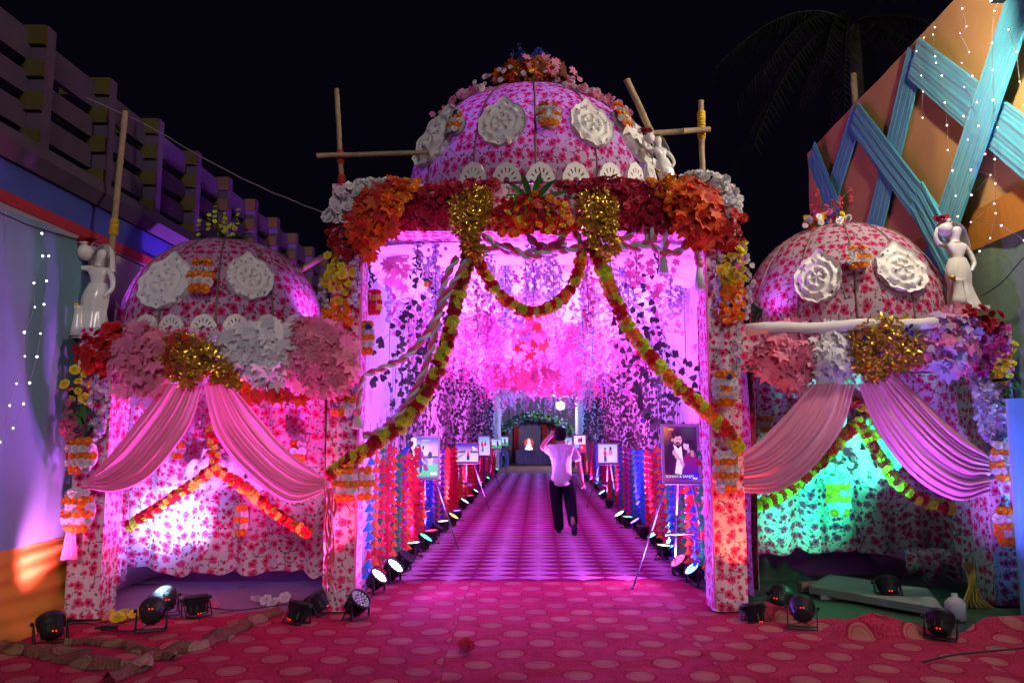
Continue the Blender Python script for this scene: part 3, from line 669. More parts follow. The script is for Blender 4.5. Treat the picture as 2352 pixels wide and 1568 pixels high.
LM = dict(
 pinkleaf=petal(dk=False, name='pink_leaf', col=(.85, .26, .42), var=.3, trans=.35), whiteleaf=petal(dk=False, name='white_leaf', col=(.8, .78, .82), var=.12, trans=.35), orangeleaf=petal(dk=False, name='orange_leaf', col=(.72, .1, .015), var=.35), redleaf=petal(dk=False, name='red_leaf', col=(.5, .03, .02), var=.3),
 darkleaf=petal(dk=False, name='dark_leaf', col=(.035, .035, .03), var=.5, trans=.1), greenleaf=petal(dk=False, name='green_leaf', col=(.04, .2, .03), var=.4, rough=.35), lilacleaf=petal(dk=False, name='lilac_leaf', col=(.5, .35, .62), var=.3, trans=.35), brownleaf=petal(dk=False, name='bronze_leaf', col=(.25, .07, .03), var=.5))
gold, nt_, b_, o_ = nmat('gold_foil_leaf'); b_.inputs['Base Color'].default_value = (.62, .42, .05, 1); b_.inputs['Metallic'].default_value = .75; b_.inputs['Roughness'].default_value = .32; LM['goldleaf'] = gold
MAP = {k: leafy('maple_'+k, maple_o, m) for k, m in LM.items()}
HEART = {k: leafy('heart_'+k, heart_o, LM[k]) for k in ('darkleaf', 'greenleaf')}
HEART['blueleaf'] = leafy('heart_blue', heart_o, FM['blue'])
BLADE = {k: leafy('blade_'+k, blade_o, m, .3, .3) for k, m in LM.items()}
def sprig_mesh(name, mat, seed):   # a foil sprig: five small blades
    mb = MB(); rr = random.Random(seed)
    for k in range(7):
        a = k/7*2*PI+rr.uniform(-.3, .3); el = rr.uniform(-.1, .8); d = Vector((math.cos(a)*math.cos(el), math.sin(a)*math.cos(el), math.sin(el))); s = d.cross(Vector((0, 0, 1))).normalized(); L = rr.uniform(.4, .65)
        i = len(mb.v); mb.v += [(0, 0, 0), tuple(d*L*.5+s*.13), tuple(d*L), tuple(d*L*.5-s*.13), tuple(d*L*.5+Vector((0, 0, .07)))]
        for t in ((0, 1, 4), (1, 2, 4), (2, 3, 4), (3, 0, 4)): mb.face([i+q for q in t])
    return mb.mesh(name, mat)
GOLD = [sprig_mesh('gold_sprig', gold, i) for i in range(3)]
def rnd_rot(n, tilt, spin=None):
    v = Vector(n)+Vector((R.gauss(0, tilt), R.gauss(0, tilt), R.gauss(0, tilt))); return qdir(v, R.uniform(0, 6.28) if spin is None else spin)
def inpoly(x, y, P):
    c = False
    for (a, b), (d, e) in zip(P, P[1:]+P[:1]):
        if (b > y) != (e > y) and x < (d-a)*(y-b)/(e-b)+a: c = not c
    return c
def scatter(poly, n, mind):
    """n spread places inside a picture polygon"""
    xs = [p[0] for p in poly]; ys = [p[1] for p in poly]; out = []; tries = 0
    while len(out) < n and tries < n*80:
        tries += 1; x, y = R.uniform(min(xs), max(xs)), R.uniform(min(ys), max(ys))
        if not inpoly(x, y, poly): continue
        if all((x-a)**2+(y-b)**2 > mind*mind for a, b in out): out.append((x, y))
        elif tries > n*40: mind *= .995
    return out
def cluster(name, label, cat, group, poly, n, mind, Y, meshes, size, pname, n0=(0, -1, .15), tilt=.45, depth=.12, bulge=.12, down=False, extra=(), jit=.25):
    cx = sum(p[0] for p in poly)/len(poly); cy = sum(p[1] for p in poly)/len(poly); c = W(cx, cy, Y); root = thing(name, c, label, cat, group)
    pts = scatter(poly, n, mind); rad = max(math.hypot(p[0]-cx, p[1]-cy) for p in poly)
    for k, (u, v) in enumerate(pts):
        r = math.hypot(u-cx, v-cy)/rad; p = W(u, v, Y-bulge*(1-r*r)+R.uniform(0, depth)); me = R.choice(meshes); s = size*R.uniform(1-jit, 1+jit)
        nn = Vector(n0)+Vector(((u-cx)/rad*.5, 0, (cy-v)/rad*.5))
        if down:   # leaves hang with their tips down
            q = nn+Vector((R.gauss(0, tilt), R.gauss(0, tilt)*.4, R.gauss(0, tilt))); rot = q.normalized().to_track_quat('Z', 'Y') @ Quaternion((0, 0, 1), PI+R.gauss(0, .6))
        else: rot = rnd_rot(nn, tilt)
        part(pname, me, root, p, rot, s)
    mb = MB(); mb.lathe([(0, -.04), (.03, 0), (0, .04)], 6, c=(c.x, c.y+.02, c.z)); part('tie', (mb, M['green_wire']), root)
    for e in extra:
        for (u, v) in scatter(poly, e[1], mind*.7): part(e[3], e[0], root, W(u, v, Y-bulge*.5-.02), rnd_rot(n0, .8), e[2]*R.uniform(.8, 1.2))
    return root
def ell(cx, cy, rx, ry, n=14): return [(cx+rx*math.cos(2*PI*i/n), cy+ry*math.sin(2*PI*i/n)) for i in range(n)]
LG = 'artificial maple leaf bunches'; RG = 'artificial flower bunches'
# ---- left arch
YA = YL-.1
cluster('leaf_bunch', 'bright pink maple leaf bunch nearest the left end of the left arch', 'leaf bunch', LG, [(272, 760), (330, 740), (385, 770), (392, 860), (370, 905), (325, 900), (285, 860), (250, 845), (262, 800)], 150, 8, YA, [MAP['pinkleaf']], .125, 'leaf', down=True, jit=.35)
cluster('leaf_bunch', 'loose magenta maple leaves trailing below the bright pink bunch on the left arch', 'leaf bunch', LG, [(250, 850), (380, 900), (400, 940), (340, 930), (270, 900)], 22, 14, YA+.05, [MAP['pinkleaf'], MAP['lilacleaf']], .13, 'leaf', down=True, jit=.35)
cluster('leaf_bunch', 'gold foil leaf bunch over the swags of the left arch', 'leaf bunch', LG, [(378, 778), (420, 765), (480, 790), (545, 860), (555, 890), (510, 892), (475, 860), (440, 885), (400, 880), (378, 830)], 130, 9, YA-.06, GOLD, .12, 'leaf_sprig', tilt=.7, extra=((MAP['redleaf'], 8, .1, 'red_leaf'), (MAP['brownleaf'], 14, .1, 'bronze_leaf')))
cluster('leaf_bunch', 'white maple leaf bunch in the middle of the left arch', 'leaf bunch', LG, [(482, 770), (560, 745), (640, 738), (675, 780), (665, 850), (640, 885), (590, 880), (545, 850), (490, 800)], 180, 8, YA, [MAP['whiteleaf']], .125, 'leaf', down=True, jit=.35)
cluster('leaf_bunch', 'salmon pink maple leaf bunch where the left arch meets the central gate', 'leaf bunch', LG, [(672, 745), (700, 728), (760, 740), (815, 780), (818, 850), (790, 890), (750, 905), (700, 890), (655, 850), (660, 790)], 190, 8, YA-.02, [MAP['pinkleaf']], .13, 'leaf', down=True, jit=.35)
cluster('leaf_bunch', 'orange and red maple leaves peeping out under the white bunch on the left arch', 'leaf bunch', LG, [(540, 868), (600, 890), (680, 895), (690, 915), (600, 915), (545, 905)], 14, 13, YA+.08, [MAP['redleaf'], MAP['orangeleaf']], .13, 'leaf', down=True, jit=.35)
cluster('rose_bunch', 'red roses on top of the far left pillar', 'flower bunch', RG, [(170, 800), (200, 770), (250, 745), (280, 748), (275, 790), (245, 830), (240, 870), (215, 860), (185, 840)], 30, 17, YL-.06, FL['red'], .1, 'rose')
cluster('rose_bunch', 'yellow roses below the red ones at the far left pillar', 'flower bunch', RG, [(142, 860), (150, 842), (178, 842), (205, 870), (210, 930), (185, 930), (150, 905)], 11, 19, YL-.06, FL['yellow'], .085, 'rose')
cluster('flower_bunch', 'pink hanging blossoms at the outer edge of the far left pillar', 'flower bunch', RG, [(138, 900), (165, 910), (185, 990), (160, 1050), (140, 1010)], 40, 9, YL-.02, FL['pink'], .07, 'blossom')
cluster('leaf_spray', 'dark green leaves among the pink blossoms of the far left pillar', 'leaf spray', RG, [(158, 920), (200, 940), (215, 1000), (180, 990)], 12, 10, YL-.08, [BLADE['greenleaf'], BLADE['darkleaf']], .16, 'leaf')
# ---- right arch
YB = YR-.1
cluster('leaf_bunch', 'salmon pink maple leaf bunch at the left end of the right arch', 'leaf bunch', LG, [(1735, 830), (1765, 770), (1820, 735), (1870, 750), (1882, 800), (1868, 860), (1830, 895), (1785, 880), (1745, 850)], 160, 8, YB, [MAP['pinkleaf']], .13, 'leaf', down=True, jit=.35)
cluster('leaf_bunch', 'white maple leaf bunch between the pink and gold bunches of the right arch', 'leaf bunch', LG, [(1868, 750), (1910, 738), (1945, 770), (1950, 850), (1920, 880), (1885, 870), (1870, 820)], 110, 8, YB-.02, [MAP['whiteleaf']], .125, 'leaf', down=True, jit=.35)
cluster('leaf_bunch', 'large gold foil leaf bunch over the swags of the right arch', 'leaf bunch', LG, [(1945, 780), (1990, 735), (2080, 730), (2120, 770), (2125, 830), (2060, 850), (2010, 875), (1960, 850)], 160, 9, YB-.06, GOLD, .125, 'leaf_sprig', tilt=.7, extra=((FL['orange'][0], 4, .06, 'flower'), (FL['blue'][0], 7, .06, 'flower'), (MAP['brownleaf'], 14, .1, 'bronze_leaf')))
cluster('leaf_bunch', 'lilac lit maple leaf bunch at the right end of the right arch', 'leaf bunch', LG, [(2118, 760), (2150, 715), (2210, 705), (2245, 750), (2250, 810), (2200, 860), (2165, 855), (2125, 810)], 160, 8, YB, [MAP['lilacleaf'], MAP['pinkleaf']], .13, 'leaf', down=True, jit=.35)
cluster('rose_bunch', 'deep red roses at the foot of the right statue', 'flower bunch', RG, [(2205, 710), (2240, 702), (2300, 712), (2305, 750), (2260, 775), (2215, 745)], 17, 17, YR-.06, FL['wine'], .1, 'rose')
cluster('rose_bunch', 'magenta roses between the deep red and yellow ones on the far right pillar', 'flower bunch', RG, [(2250, 780), (2300, 745), (2318, 780), (2290, 830), (2255, 860)], 16, 17, YR-.06, FL['magenta'], .095, 'rose')
cluster('rose_bunch', 'yellow green roses high on the far right pillar', 'flower bunch', RG, [(2275, 860), (2300, 800), (2330, 790), (2332, 850), (2300, 885)], 14, 15, YR-.06, FL['yellow'], .085, 'rose')
cluster('flower_bunch', 'pale blossoms hanging in a thick mass down the far right pillar', 'flower bunch', RG, [(2228, 860), (2262, 850), (2290, 900), (2335, 960), (2330, 1010), (2262, 1030), (2240, 960)], 290, 6, YR-.05, [TUFT['white'], TUFT['purple']], .043, 'blossom')
cluster('leaf_spray', 'dark green leaves hanging at the right edge of the far right pillar', 'leaf spray', RG, [(2300, 870), (2335, 850), (2340, 930), (2305, 950)], 12, 10, YR-.06, [BLADE['greenleaf'], BLADE['darkleaf']], .15, 'leaf')
# ---- central gate
YC = YF-.08
cluster('carnation_bunch', 'white carnations on the left shoulder of the central gate', 'flower bunch', RG, [(742, 505), (760, 460), (790, 430), (840, 415), (895, 415), (890, 435), (835, 440), (800, 470), (795, 500), (765, 512)], 40, 14, YC, FL['white'], .1, 'carnation')
cluster('rose_bunch', 'dark red roses under the white carnations on the left of the central gate', 'flower bunch', RG, [(755, 510), (800, 505), (830, 540), (822, 590), (785, 585), (750, 560)], 20, 17, YC, FL['wine'], .1, 'rose')
cluster('rose_bunch', 'yellow roses on the upper left pillar of the central gate', 'flower bunch', RG, [(752, 585), (785, 590), (808, 620), (800, 680), (775, 690), (748, 650)], 17, 17, YC, FL['yellow'], .095, 'rose')
cluster('rose_bunch', 'orange roses on the upper left pillar of the central gate', 'flower bunch', RG, [(748, 690), (790, 690), (808, 720), (800, 760), (745, 755)], 18, 16, YC, FL['orange'], .09, 'rose')
cluster('leaf_bunch', 'rust orange maple leaf bunch at the upper left corner of the central gate', 'leaf bunch', LG, [(808, 500), (830, 440), (880, 415), (925, 410), (930, 440), (890, 480), (905, 530), (870, 545), (850, 590), (815, 560)], 130, 9, YC-.08, [MAP['orangeleaf'], MAP['redleaf'], MAP['orangeleaf']], .14, 'leaf', down=True, jit=.35)
cluster('rose_bunch', 'orange poppies beside the rust leaves at the left of the lintel', 'flower bunch', RG, [(880, 450), (930, 415), (965, 418), (930, 470), (900, 530), (880, 500)], 26, 14, YC-.1, FL['orange'], .085, 'poppy')
cluster('carnation_bunch', 'wide band of crimson carnations on the left half of the lintel', 'flower bunch', RG, [(930, 455), (975, 425), (1150, 412), (1150, 432), (1040, 470), (1030, 520), (925, 528), (905, 500)], 230, 8, YC, FL['crimson'], .075, 'carnation')
cluster('carnation_bunch', 'wide band of crimson carnations on the right half of the lintel', 'flower bunch', RG, [(1285, 420), (1420, 405), (1520, 430), (1560, 470), (1540, 540), (1440, 530), (1400, 490), (1385, 450), (1290, 440)], 230, 8, YC, FL['crimson'], .075, 'carnation')
cluster('rose_bunch', 'orange roses along the top right of the lintel', 'flower bunch', RG, [(1485, 415), (1550, 405), (1590, 430), (1580, 500), (1545, 530), (1525, 470)], 42, 12, YC-.04, FL['orange'], .085, 'rose')
cluster('leaf_bunch', 'fiery orange maple leaf bunch at the upper right corner of the central gate', 'leaf bunch', LG, [(1545, 430), (1590, 405), (1640, 430), (1645, 500), (1625, 560), (1590, 555), (1560, 510)], 125, 9, YC-.1, [MAP['orangeleaf'], MAP['redleaf'], MAP['orangeleaf']], .15, 'leaf', down=True, jit=.35)
cluster('leaf_bunch', 'dark orange maple leaves behind the fiery bunch at the upper right corner', 'leaf bunch', LG, [(1630, 460), (1665, 480), (1668, 545), (1635, 560)], 25, 10, YC-.02, [MAP['redleaf']], .14, 'leaf', down=True, jit=.35)
cluster('carnation_bunch', 'white carnations on the right shoulder of the central gate', 'flower bunch', RG, [(1560, 405), (1625, 397), (1665, 410), (1698, 450), (1700, 490), (1665, 500), (1640, 450), (1600, 425)], 52, 13, YC, FL['white'], .095, 'carnation')
cluster('rose_bunch', 'red roses on the upper right pillar of the central gate', 'flower bunch', RG, [(1645, 500), (1690, 470), (1708, 500), (1705, 560), (1660, 580), (1635, 550)], 22, 16, YC, FL['wine']+FL['red'], .095, 'rose')
cluster('rose_bunch', 'yellow roses on the upper right pillar of the central gate', 'flower bunch', RG, [(1655, 590), (1690, 555), (1712, 560), (1708, 640), (1680, 660), (1655, 640)], 19, 16, YC, FL['yellow'], .095, 'rose')
cluster('rose_bunch', 'orange roses low on the upper right pillar of the central gate', 'flower bunch', RG, [(1660, 670), (1700, 650), (1712, 680), (1698, 730), (1668, 755), (1655, 720)], 20, 15, YC, FL['orange'], .095, 'rose')
cluster('leaf_bunch', 'tall gold foil leaf bunch left of the middle of the lintel', 'leaf bunch', LG, [(1035, 460), (1090, 430), (1130, 445), (1125, 490), (1100, 540), (1108, 590), (1080, 600), (1062, 560), (1040, 510)], 190, 8, YC-.12, GOLD, .11, 'leaf_sprig', tilt=.7)
cluster('leaf_bunch', 'gold foil leaf bunch right of the middle of the lintel', 'leaf bunch', LG, [(1330, 450), (1380, 435), (1415, 460), (1412, 520), (1425, 570), (1390, 600), (1360, 560), (1335, 520)], 170, 8, YC-.12, GOLD, .11, 'leaf_sprig', tilt=.7)
# centre bouquet
cb = cluster('bouquet', 'centre bouquet of orange and red lilies with long green leaves on the lintel', 'bouquet', None, [(1120, 500), (1160, 460), (1230, 445), (1300, 470), (1320, 520), (1290, 540), (1230, 530), (1150, 545)], 120, 9, YC-.2, FL['orange']+FL['red'], .075, 'lily', extra=((FL['yellow'][0], 14, .08, 'lily'), (FL['magenta'][0], 6, .08, 'lily'), (BLADE['greenleaf'], 12, .12, 'leaf')))
for a, L in ((-75, .3), (-40, .38), (-15, .42), (12, .42), (35, .4), (60, .42), (85, .3), (-105, .35), (110, .36), (-58, .3), (160, .2), (-140, .25)):
    c0 = W(1222, 472, YC-.1); d = Vector((math.sin(math.radians(a)), -.3, math.cos(math.radians(a)))).normalized(); mb = MB(); s_ = d.cross(Vector((0, -1, .2))).normalized()
    mb.grid(lambda u, v: c0+d*L*u+s_*(v-.5)*.06*math.sin(PI*min(1, .12+u*.9))**.7-Vector((0, 0, .25*L*u*u))+Vector((0, -1, 0))*abs(v-.5)*.02, 8, 2); part('long_leaf', (mb, LM['greenleaf']), cb)
# dome-top bouquets
def top_bouquet(label, D, u, v, spec, leaves, seed):
    c = W(u, v, D['c'].y-.25); root = thing('bouquet', c, label, 'bouquet', 'bouquets crowning the domes')
    rr = random.Random(seed)
    for meshes, n, rx, rz, cz, s, nm in spec:
        for k in range(n):
            a = rr.uniform(0, 2*PI); q = math.sqrt(rr.random()); p = c+Vector((math.cos(a)*rx*q, math.sin(a)*rx*q*.9, cz+rz*(rr.random()-.3)-(.12*rx*q if rx > .3 else 0))); part(nm, rr.choice(meshes), root, p, rnd_rot((math.cos(a)*q, -1+math.sin(a)*.6, .4), .4), s*rr.uniform(.75, 1.2))
    for k in range(leaves):
        a = rr.uniform(0, 2*PI); d = Vector((math.cos(a), math.sin(a), rr.uniform(-.3, .8))).normalized(); L = rr.uniform(.22, .4); s_ = d.cross(Vector((0, 0, 1))).normalized(); mb = MB()
        mb.grid(lambda u, v: c+d*L*u+s_*(v-.5)*.05*math.sin(PI*min(1, .1+u*.9))-Vector((0, 0, .3*L*u*u)), 6, 2); part('long_leaf', (mb, LM['greenleaf']), root)
    for k in range(5):
        mb = MB(); a = rr.uniform(-1, 1); e = c+Vector((a*.35, rr.uniform(-.2, .2), .25+rr.random()*.2)); mb.tube([c, c.lerp(e, .5)+Vector((0, 0, .05)), e], .004, 4); part('stem', (mb, M['green_wire']), root)
        for j in range(4): part('tip_flower', rr.choice(spec[-1][0]), root, e-Vector((0, 0, .05*j)), rnd_rot((0, -1, .5), .5), .05)
top_bouquet('large crown of rust maple leaves and blue flowers on top of the central dome', DM, 1222, 182, [([MAP['brownleaf'], MAP['redleaf'], MAP['orangeleaf'], MAP['brownleaf'], MAP['brownleaf']], 230, .40, .16, .0, .16, 'leaf'), (GOLD, 30, .42, .1, -.02, .1, 'leaf_sprig'), ([MAP['pinkleaf']], 14, .5, .2, .05, .13, 'pink_leaf'), ([TUFT['white'], TUFT['pink']], 60, .7, .04, -.06, .07, 'blossom'), (FL['blue'], 55, .2, .16, .16, .08, 'blue_flower')], 0, 1)
top_bouquet('spray of green leaves with yellow and pink flowers on the left small dome', DL, 520, 560, [(FL['wine'], 5, .07, .05, .02, .08, 'flower'), (FL['pink'], 6, .12, .2, .12, .05, 'flower'), (FL['lime'], 14, .1, .14, .12, .05, 'flower')], 14, 2)
top_bouquet('mixed bright flower spray on the right small dome', DRt, 1895, 522, [(FL['white'], 14, .3, .1, 0, .08, 'flower'), (FL['orange'], 12, .2, .1, .03, .08, 'flower'), (FL['magenta'], 12, .3, .14, .08, .07, 'flower'), (FL['yellow'], 9, .2, .12, .06, .08, 'flower'), (FL['blue'], 9, .2, .12, .1, .07, 'flower'), (FL['crimson'], 10, .16, .2, .15, .06, 'flower')], 8, 3)
# ---- barrel wreaths of orange and white flowers
def wreath(label, u, v, Y, wpx, hpx, cols=('orange', 'white'), rows=5, D=None, spot=None, group='flower wreath plaques'):
    if D: c, nrm = on_dome(D, u, v, .05); fr = surf_frame(c, nrm)
    else: c = W(u, v, Y); fr = Matrix(((1, 0, 0), (0, 0, -1), (0, 1, 0)))
    k = c.y/FPX; root = thing('flower_wreath', c, label, 'flower wreath', group); w_, h = wpx*k, hpx*k
    mb = MB(); mb.lathe([(.0, -.01), (.40, -.01), (.36, .03), (0, .05)], 18, sx=w_, sy=h); part('base', mb.mesh('base', M['core']), root, c, fr.to_quaternion())
    for r in range(rows):
        y = -1+2*(r+.5)/rows; half = math.sqrt(max(.12, 1-y*y*.75)); n = max(2, int(half*w_/(h/rows*.95)+.6))
        for i in range(n):
            x = (-1+2*(i+.5)/n)*half if n > 1 else 0
            p = fr@Vector((x*w_/2*.9, y*h/2*.92, .045+.05*math.sqrt(max(0, 1-x*x)))); nn = fr@Vector((x*.7, y*.4, 1)); cl = cols[(r+(0 if R.random() < .93 else 1)) % 2]
            me = R.choice(FL[cl]); part('flower', me, root, c+p, rnd_rot(nn, .25), h/rows*1.38*R.uniform(.88, 1.12))
    if spot: part('accent_flower', FL[spot][0], root, c+fr@Vector((w_*.1, h*.3, .11)), rnd_rot(fr@Vector((0, 0, 1)), .1), .07)
    return root
wreath('round orange and white flower plaque on the far left pillar, the upper of two', 195, 1045, YL-.06, 74, 84)
wreath('round orange and white flower plaque on the far left pillar, the lower of two', 187, 1170, YL-.06, 80, 100, rows=6)
wreath('orange and white flower plaque on the left pillar of the gate above the garland end', 790, 915, YF-.04, 66, 86)
wreath('orange and white flower plaque on the left pillar of the gate below the garland end', 795, 1110, YF-.04, 62, 80)
wreath('orange and white flower plaque on the inner edge of the left gate pillar, low down', 842, 1108, YF+.1, 44, 78)
wreath('half-hidden orange and white flower plaque high on the inner edge of the left gate pillar', 847, 778, YF+.12, 34, 80, spot='blue')
wreath('orange and white flower plaque with a blue centre on the right pillar of the gate', 1661, 893, YF-.04, 62, 84, spot='blue')
wreath('orange and white flower plaque under the garland end on the right pillar of the gate', 1662, 1082, YF-.04, 62, 96, rows=6)
wreath('orange and white flower plaque on the far right pillar, the upper of two', 2295, 1058, YR-.06, 66, 90, rows=6)
wreath('orange and white flower plaque on the far right pillar, the lower of two', 2302, 1205, YR-.06, 62, 88)
wreath('small orange and white flower plaque hanging low inside the left arch', 561, 1192, 8.5, 30, 70)
wreath('orange flower plaque half behind the left swag inside the left arch', 412, 1028, 8.55, 40, 50, rows=4)
wreath('orange and lilac flower plaque right of the swag inside the left arch', 690, 1028, 8.5, 34, 66, rows=4)
wreath('oval orange flower plaque hanging in the green light of the right arch', 1920, 1138, 9.0, 56, 92, rows=6, spot='lime')
wreath('orange flower plaque at the left of the right arch, half behind the swag', 1752, 968, 9.0, 34, 50, rows=4)
wreath('orange flower plaque lit green behind the right swag of the right arch', 2008, 968, 9.0, 30, 80, rows=5)
wreath('orange and white flower plaque on the front of the left small dome', 468, 650, 0, 62, 92, D=DL)
wreath('orange and white flower plaque on the front of the central dome', 1257, 283, 0, 66, 72, D=DM)
wreath('white and orange flower plaque on the left of the central dome', 1060, 298, 0, 48, 70, cols=('white', 'orange'), D=DM, spot='blue')
wreath('orange flower plaque on the right of the central dome', 1412, 285, 0, 50, 74, D=DM)
wreath('orange, white and red flower plaque on the right small dome', 1968, 608, 0, 58, 66, D=DRt, spot='wine')
wreath('red and yellow flower plaque on the lit left cloth wall of the tunnel', 862, 697, 8.95, 40, 62, cols=('red', 'lime'), group='red and yellow wreaths')
wreath('narrow red and yellow flower plaque beside the ropes at the upper left of the tunnel', 986, 634, 9.4, 24, 62, cols=('red', 'lime'), group='red and yellow wreaths')
# ---- strings of tiny white blossoms on the gate pillars
def strand(label, pts, Y, n, mesh, size, group, jit=.03, wirer=.004, cat='blossom string', world=False):
    P, L = cat_path([p if world else W(*p, Y) for p in pts], n); root = thing('blossom_string', P[0], label, cat, group)
    mb = MB(); mb.tube(P[::max(1, n//10)]+[P[-1]], wirer, 4); part('string', (mb, M['green_wire']), root)
    for p in P: part('blossom', R.choice(mesh), root, p+Vector((R.gauss(0, jit), R.gauss(0, jit*.6), 0)), rnd_rot((0, -1, 0), .6), size*R.uniform(.8, 1.2))
    return root
SG = 'white blossom strings on the gate pillars'
for lab, pts, Y in (('white blossom string down the outer edge of the left gate pillar', [(745, 640), (748, 700), (743, 770)], YC), ('white blossom string beside the yellow roses of the left gate pillar', [(818, 590), (822, 640), (815, 700)], YC),
                    ('white blossom string down the outer edge of the right gate pillar', [(1706, 560), (1722, 620), (1718, 690), (1700, 740)], YC), ('white blossom string hanging inside the right gate pillar flowers', [(1650, 560), (1645, 640), (1652, 720)], YC),
                    ('long white blossom string below the orange roses of the right gate pillar', [(1690, 740), (1694, 800), (1690, 860)], YC),
                    ('pale pink blossom string down the front of the far left pillar', [(222, 860), (214, 930), (228, 1010)], YL-.08), ('lilac blossom string right of the far left pillar', [(238, 870), (240, 940), (236, 1000)], YL-.06)):
    strand(lab, pts, Y, 34, [TUFT['white'], TUFT['white'], TUFT['purple']], .05, SG, jit=.02)

for lab, A_, B_ in (('fringe of pale pink blossoms along the upper left shoulder of the central dome', (1005, 262), (1130, 204)), ('fringe of pale pink blossoms along the upper right shoulder of the central dome', (1300, 200), (1425, 262))):
    pts_ = [on_dome(DM, A_[0]+(B_[0]-A_[0])*t, A_[1]+(B_[1]-A_[1])*t-10*math.sin(PI*t)+6, .04)[0] for t in np.linspace(0, 1, 7)]
    strand(lab, pts_, 0, 60, [TUFT['white'], TUFT['pink'], MAP['pinkleaf']], .085, 'blossom fringes on the central dome', jit=.05, world=True)
# ================================================================= GARLANDS
def garland(label, pts, Y, rad, size, cols, seed=0, step=.055, around=4, world=None, core=True, leaves=.25, block=1):
    P, L = cat_path(world if world else [(W(*p, Y) if len(p) == 2 else W(*p)) for p in pts], max(8, int(sum((Vector(a)-Vector(b)).length for a, b in zip(pts, pts[1:]))*0+2)) if False else 200)
    n = int(L/step); P, L = cat_path(P[::8]+[P[-1]], n); root = thing('garland', P[0], label, 'garland', 'red and yellow flower garlands')
    rr = random.Random(seed)
    if core:
        mb = MB(); mb.tube(P, rad*.75, 8); part('cord', (mb, M['core']), root)
    for k, p in enumerate(P):
        t = (P[min(n-1, k+1)]-P[max(0, k-1)]).normalized(); f = Vector((0, -1, 0)); f = (f-t*f.dot(t)).normalized(); s_ = t.cross(f)
        cl = cols[(k//block) % len(cols)]
        for j in range(around):
            a = (-1.35+2.7*(j+.5+.25*rr.uniform(-1, 1))/around)+(.35 if k % 2 else -.1); d = f*math.cos(a)+s_*math.sin(a); c_ = cols[(k//block+(0 if rr.random() < .75 else 1)) % len(cols)]
            if rr.random() < .1: c_ = rr.choice(cols)
            part('flower', rr.choice(FL[c_]), root, p+d*rad+t*rr.uniform(-.012, .012), rnd_rot(d+Vector((0, -.15, 0)), .2), size*rr.uniform(.82, 1.15))
        if rr.random() < leaves: 
            a = rr.uniform(-1.4, 1.4); d = f*math.cos(a)+s_*math.sin(a); part('leaf', BLADE['greenleaf'], root, p+d*rad*.9, rnd_rot(d, .4), size*1.1)
    return root
garland('short red and yellow garland looping down in the middle of the gate opening', [(1088, 570), (1112, 625), (1152, 680), (1215, 718), (1275, 698), (1318, 650), (1338, 575)], YF-.06, .036, .085, ['yellow', 'red', 'lime', 'red', 'orange', 'red'], 1, around=3, leaves=.05)
garland('long red and yellow garland sweeping down to the left pillar of the gate', [(1080, 560), (1072, 610), (1050, 690), (1022, 800), (980, 900), (925, 972), (860, 1020), (800, 1060), (765, 1085)], YF-.1, .048, .088, ['lime', 'wine'], 2, step=.06, around=4, leaves=.9, block=2)
garland('long red and yellow garland sweeping down to the right pillar of the gate', [(1368, 570), (1392, 640), (1425, 715), (1470, 790), (1530, 860), (1600, 925), (1660, 980), (1695, 1030)], YF-.1, .048, .088, ['lime', 'red', 'lime', 'orange'], 3, step=.06, around=4, leaves=.7, block=2)
garland('red and yellow garland sloping down left inside the left arch', [(492, 1075, 8.1), (440, 1115, 8.15), (370, 1160, 8.2), (300, 1205, 8.25)], 0, .035, .088, ['red', 'lime'], 4, around=3)
garland('red and yellow garland sloping down right inside the left arch', [(492, 1075, 8.1), (550, 1110, 8.1), (630, 1175, 8.1), (710, 1225, 8.1)], 0, .035, .088, ['lime', 'red'], 5, around=3)
garland('short upright red and yellow garland over the meeting point inside the left arch', [(480, 985), (492, 1030), (494, 1072)], 8.05, .035, .07, ['red', 'lime'], 6, around=3, block=2)
garland('red and yellow garland sloping down left inside the green right arch', [(1970, 970, 8.6), (1930, 1010, 8.6), (1860, 1085, 8.6), (1790, 1140, 8.55), (1705, 1170, 8.5)], 0, .04, .092, ['red', 'lime'], 7, around=4, leaves=.4)
garland('red and yellow garland sloping down right inside the green right arch', [(1970, 965, 8.6), (2020, 1050, 8.6), (2065, 1110, 8.6), (2120, 1150, 8.6), (2180, 1168, 8.6)], 0, .04, .092, ['lime', 'wine'], 8, around=4, leaves=.5)
garland('short thick red and yellow garland hanging at the peak inside the right arch', [(1965, 925), (1985, 935), (2010, 955)], 8.5, .04, .075, ['red', 'yellow'], 9, around=4)

